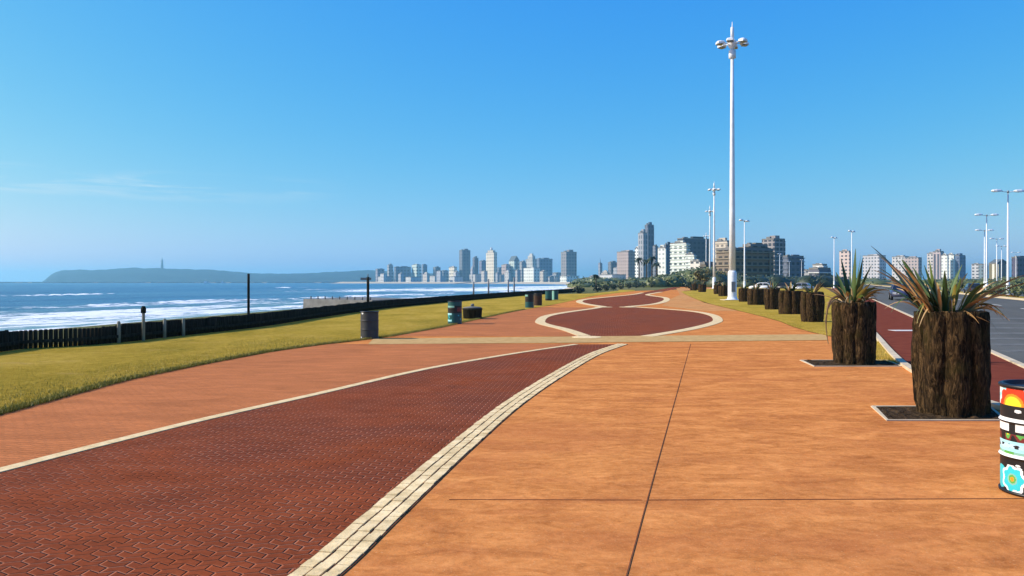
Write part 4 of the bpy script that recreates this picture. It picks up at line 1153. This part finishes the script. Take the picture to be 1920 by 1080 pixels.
B_(911, 932, 464, D-150, 'tall cream tower with domed crown', cream, (.30, .28, .24), t=.72, bw=6, rh=7, top='crown')
B_(931, 944, 503, D, 'low blue block right of the cream tower', blue)
B_(940, 957, 497, D-120, 'pinkish block left of the gabled tower', pink, t=.6)
B_(954, 974, 480, D-120, 'pale green gabled tower with dark glass spine', mint_, (.2, .24, .24), t=.5, top='gable')
B_(973, 988, 489, D-60, 'grey tower between gabled tower and stepped tower', grey, top='lift')
B_(986, 1006, 476, D-140, 'pale stepped tower left of the broad blue block', (.48, .48, .45), (.16, .18, .2), t=.6, top='step')
B_(1004, 1036, 486, D-100, 'broad blue block with lift house, right of the stepped tower', blue, (.06, .09, .14), t=.2, bw=7, rh=6)
B_(982, 1012, 503, D-260, 'low white block at the foot of the stepped tower', wht, (.3, .32, .34), t=.6)
B_(1036, 1053, 512, D-200, 'low grey block between blue block and lone tower', grey)
B_(1052, 1081, 469, D-350, 'lone grey-brown tower standing apart in the middle', (.24, .225, .23), (.10, .11, .13), t=.3, bw=6, rh=5, top='lift')
B_(1050, 1086, 518, D-420, 'long low white podium under the lone tower', wht, (.3, .32, .34), t=.3)
for i, (a_, b_, y_, lab) in enumerate(((708, 735, 519, 'low pale beachfront hall at the far left of the city'), (760, 790, 520, 'low pale hall below the pale green block'), (804, 836, 518, 'low white row below the small slate tower'), (843, 868, 519, 'low white block at the foot of the dark slate tower'),
        (880, 908, 515, 'low cream block below the thin dark tower'), (934, 950, 516, 'low white block below the low blue block'), (1094, 1120, 522, 'low pale building left of the spire'), (1126, 1172, 516, 'long low white building below the pinkish slab'))):
    B_(a_, b_, y_, D-300-(700 if i > 5 else 0), lab, (.48, .48, .47) if i % 2 else (.42, .41, .39), (.28, .28, .3), t=.4, mort=.35)
fill = [(712, 726, 514, 'pale infill block beside the purple-grey block'), (746, 758, 513, 'pale infill block before the wide blue slab'), (792, 806, 511, 'pale grey infill block right of the narrow blue block'), (818, 830, 509, 'pale infill block under the small slate tower'),
        (850, 862, 509, 'cream infill block against the left foot of the dark slate tower'), (882, 890, 499, 'pale infill block left of the thin dark tower'), (902, 914, 509, 'pale infill block at the left foot of the cream tower'), (929, 937, 511, 'grey infill block at the right foot of the cream tower'),
        (946, 958, 507, 'pink infill block under the pinkish block'), (966, 976, 507, 'white infill block under the gabled tower'), (1012, 1026, 508, 'white infill block under the broad blue block'), (1028, 1046, 517, 'low cream infill block right of the broad blue block'),
        (1086, 1104, 523, 'very low pale block right of the lone tower'), (1104, 1116, 519, 'small pale block just left of the lone palm'), (1128, 1142, 508, 'hazy grey block left of the slate block'), (1150, 1162, 503, 'pale block at the left foot of the pinkish slab'),
        (1176, 1190, 497, 'pale block before the pinkish slab'), (1228, 1238, 492, 'pale block left foot of the cream-white tower')]
for i, (a_, b_, y_, lab) in enumerate(fill):
    B_(a_, b_, y_, (1700 if i < 12 else 1350)+rnd.uniform(-60, 60), lab, [(.46, .45, .44), (.36, .36, .38), (.44, .40, .36), (.33, .35, .39)][i % 4], (.2, .2, .22), t=rnd.uniform(.35, .7), top=['flat', 'lift', 'step'][i % 3], mort=.3)
B_(1122, 1129, 494, 1500, 'slim spire-topped tower in the gap of the skyline', (.25, .27, .32), top='spire')
B_(1140, 1158, 490, 1400, 'slate block left of the pinkish slab', slate, t=.25, top='lift')
B_(1158, 1195, 473, 1150, 'wide pinkish-beige slab left of the tallest tower', (.40, .33, .31), (.22, .18, .18), t=.45, bw=5, rh=4, slabs=12)
B_(1191, 1199, 466, 1100, 'thin white tower against the tallest tower', wht, t=.6)
B_(1197, 1213, 431, 1050, 'grey shaft of the tallest twin tower, left and lower', (.30, .31, .33), (.12, .14, .17), t=.45, top='lift', bw=4, rh=7)
B_(1209, 1226, 423, 1075, 'blue-grey shaft of the tallest twin tower, right and higher', (.13, .155, .20), (.07, .09, .13), t=.25, bw=3, rh=8)
B_(1224, 1234, 463, 1000, 'dark narrow block right of the tallest tower', slate)
B_(1235, 1248, 461, 720, 'cream-white tower left of the white hotel', (.64, .66, .62), (.42, .46, .46), t=.8, top='lift')
B_(1245, 1260, 455, 740, 'dark slate tower beside the white hotel', (.12, .14, .17), (.07, .09, .12), t=.15, top='lift')
B_(1268, 1334, 449, 860, 'broad dark blue-black slab behind the white hotel', (.055, .065, .085), (.03, .035, .05), t=.12, bw=6, rh=5)
B_(1259, 1290, 457, 640, 'white hotel with many balconies, lit by the sun', (.66, .70, .62), (.13, .17, .17), t=.74, phi=40, bw=5, rh=4.4, mort=.26, slabs=13, slabcol=(.74, .78, .72))
B_(1286, 1303, 478, 600, 'lower white stepped wing of the white hotel', (.66, .70, .64), (.30, .36, .36), t=.7, phi=40, bw=4, rh=3.4, slabs=9, slabcol=(.74, .76, .70))
B_(1296, 1316, 491, 520, 'small white block stepping down before the hotel', (.62, .58, .52), t=.6)
B_(1340, 1369, 448, 640, 'sunlit beige block behind the tall mast', (.55, .47, .37), (.30, .25, .2), t=.62, slabs=8, top='lift')
B_(1312, 1344, 496, 360, 'low brown annex left of the brown hotel', brown, (.03, .028, .025), t=.2, slabs=3, slabcol=(.16, .15, .12), rh=3)
B_(1340, 1453, 470, 345, 'wide dark brown hotel of stacked floors behind the mast', (.21, .165, .12), (.05, .045, .042), t=.16, bw=3.4, rh=2.6, mort=.24, slabs=5, slabcol=(.30, .25, .18))
B_(1392, 1440, 462, 372, 'recessed upper storey block on top behind the brown hotel', (.20, .17, .13), (.03, .03, .03), t=.2, slabs=5, slabcol=(.13, .13, .10))
B_(1430, 1470, 444, 600, 'tall dark tower with a sunlit beige flank right of the hotel', (.30, .27, .26), (.05, .06, .085), t=.36, bw=4, rh=3.4, mort=.16, top='lift')
B_(1466, 1509, 482, 560, 'blue-grey wide block right of the dark tower', (.13, .15, .20), (.06, .075, .11), t=.12, slabs=7, slabcol=(.17, .2, .26))
B_(1517, 1557, 505, 480, 'low dark pavilion with a white roof, right of the blue block', (.12, .12, .15), (.05, .06, .08), t=.25, slabs=1, slabcol=(.74, .74, .72))
B_(1526, 1548, 498, 490, 'small white roof house standing behind the low pavilion', (.70, .70, .68), (.4, .4, .4), t=.5)
B_(1577, 1591, 472, 900, 'pale pink tower behind the second planter’s leaves', (.56, .44, .40), t=.75)
B_(1622, 1656, 480, 1300, 'pale hazy slab between the two leafy planters', (.5, .48, .5), t=.5)
B_(1676, 1702, 482, 1250, 'pale hazy block behind the nearest planter’s upright leaves', (.52, .50, .50), t=.5)
B_(1700, 1723, 484, 1200, 'pinkish hazy block behind the nearest planter’s green leaves', pink, t=.6)
B_(1740, 1753, 476, 1150, 'pale tower, left of the pink and slate one on the right', (.5, .46, .44), t=.5)
B_(1751, 1768, 468, 1100, 'pink and slate tower with a tapering top on the right', (.44, .36, .36), (.10, .11, .15), t=.4, top='lift', bw=5, rh=40, mort=.2)
B_(1767, 1776, 479, 1050, 'left one of two slim white towers on the right', wht, (.5, .5, .5), t=.6)
B_(1778, 1788, 478, 1055, 'right one of two slim white towers on the right', wht, (.5, .5, .5), t=.6)
B_(1787, 1810, 476, 1100, 'blue tower right of the two slim white towers', (.13, .17, .26), (.07, .09, .15), t=.25, top='lift')
B_(1824, 1838, 496, 1000, 'small pale block right of the blue tower', (.46, .46, .48), t=.5)
B_(1834, 1853, 497, 950, 'low bluish block behind the second street lamp', (.16, .22, .26), t=.2)
B_(1853, 1892, 486, 640, 'white building with yellow-striped columns and shallow pediment', (.68, .66, .58), (.26, .22, .12), t=.2, bw=4.5, rh=60, mort=.2, top='gable')
B_(1893, 1932, 484, 620, 'dark purple-blue block at the right edge', (.085, .08, .13), (.04, .045, .07), t=.12)
B_(1500, 1540, 508, 700, 'low grey block behind the pavilion', grey, t=.3)

# harbour arm, bluff, tower, boats
bm = bmesh.new()
prof = [(60, 0), (80, 0), (88, 8), (100, 17), (112, 22), (150, 23.5), (175, 22.5), (205, 24), (232, 26.5), (255, 27), (300, 26), (340, 24.5), (400, 23.5), (440, 19.5), (480, 16.5), (540, 16), (600, 18), (650, 20.5), (690, 22.5), (720, 21), (780, 18), (850, 14), (950, 9), (1050, 3)]
DB = 4200
rows = []
pxs = [60+i*6 for i in range(166)]
for k in range(13):
    v = k/12; y = DB-350+k*110; row = []
    for px in pxs:
        h = interp(prof, px)*DB/F
        sh_ = math.sin(math.pi*min(1, v*1.0+.0)*.5)**.45 if v < .5 else math.cos((v-.5)*math.pi)**.6 if v < 1 else 0
        zz = h*max(0, sh_)*(1+.05*nz(px*.05, v*4)+.035*nz(px*.21, v*11))-4.5
        row.append(bm.verts.new(((px-960)/F*y, y, zz*y/DB)))
    rows.append(row)
for a, b in zip(rows, rows[1:]):
    for i in range(len(pxs)-1): bm.faces.new((a[i], a[i+1], b[i+1], b[i]))
bmesh.ops.recalc_face_normals(bm, faces=bm.faces[:])
hl = struct('hill', bm, M['bluff'], smooth_sh=True)
if hl.data.polygons[len(hl.data.polygons)//3].normal.z < 0: hl.data.flip_normals()
tp = W(254, 500, DB)
t = thing('lighthouse', 'slender tower on top of the hazy bluff', 'tower', (tp.x, DB+320, tp.z-8))
bm = bmesh.new(); lathe(bm, [(7.5, 0), (6, 30), (5, 44)], 14); obj('shaft', bm, M['concrete'], t)
bm = bmesh.new(); lathe(bm, [(7, 44), (7, 47), (4, 48), (4, 54), (1, 57), (.8, 68)], 14); obj('lantern', bm, M['concrete'], t)
bm = bmesh.new(); box(bm, (-1050, 2300, -3.4), (1500, 16, 5)); 
for i in range(40): box(bm, (-1780+i*37+rnd.uniform(-8, 8), 2291, -3.6), (rnd.uniform(14, 26), 10, rnd.uniform(2, 4)), rnd.uniform(-.3, .3))
tag(obj('breakwater', bm, simple('breakwater_stone', (.42, .40, .37), (.28, .27, .25), .1, .9, .3)), 'long pale breakwater lying across the sea before the bluff', 'breakwater')
def boat(px, d, label, s):
    t = thing('boat', label, 'boat', ((px-960)/F*d, d, -4.0), .4, 'boats off the breakwater')
    bm = bmesh.new(); secs = []
    for x, w_, z0 in ((-6, 1.6, 0), (-2, 2.1, 0), (3, 1.7, 0), (7, .15, .6)):
        secs.append([bm.verts.new((x*s, y*s, z*s)) for y, z in ((-w_, 2.0+z0*.6), (-w_*.6, z0-.4), (w_*.6, z0-.4), (w_, 2.0+z0*.6))])
    for a, b in zip(secs, secs[1:]):
        for i in range(4): bm.faces.new((a[i], a[(i+1) % 4], b[(i+1) % 4], b[i]))
    bm.faces.new(secs[0]); bm.faces.new(secs[-1]); bmesh.ops.recalc_face_normals(bm, faces=bm.faces[:]); obj('hull', bm, M['wcar'], t)
    bm = bmesh.new(); box(bm, (-1.5*s, 0, 3.2*s), (5*s, 2.6*s, 2.4*s)); obj('wheelhouse', bm, M['wcar'], t)
    bm = bmesh.new(); lathe(bm, [(.12*s, 4.3*s), (.06*s, 9*s)], 8, (-1*s, 0, 0)); obj('boat_mast', bm, M['white'], t)
boat(387, 1900, 'small white boat in front of the bluff, left one', 1.2)
boat(418, 2100, 'tiny white boat in front of the bluff, right one', 1.0)

# ---------------------------------------------------------------- sea air
g = bpy.data.materials.new('sea_haze'); g.use_nodes = True; nt2 = g.node_tree
for n_ in list(nt2.nodes):
    if n_.type == 'BSDF_PRINCIPLED': nt2.nodes.remove(n_)
pv = nt2.nodes.new('ShaderNodeVolumePrincipled'); pv.inputs['Color'].default_value = (.36, .745, .92, 1); pv.inputs['Density'].default_value = .00016
pv.inputs['Anisotropy'].default_value = .4
nt2.links.new(pv.outputs[0], [n_ for n_ in nt2.nodes if n_.type == 'OUTPUT_MATERIAL'][0].inputs['Volume'])
bm = bmesh.new(); box(bm, (0, 6100, 67), (25000, 12800, 146)); tag(obj('haze', bm, g), kind='stuff')
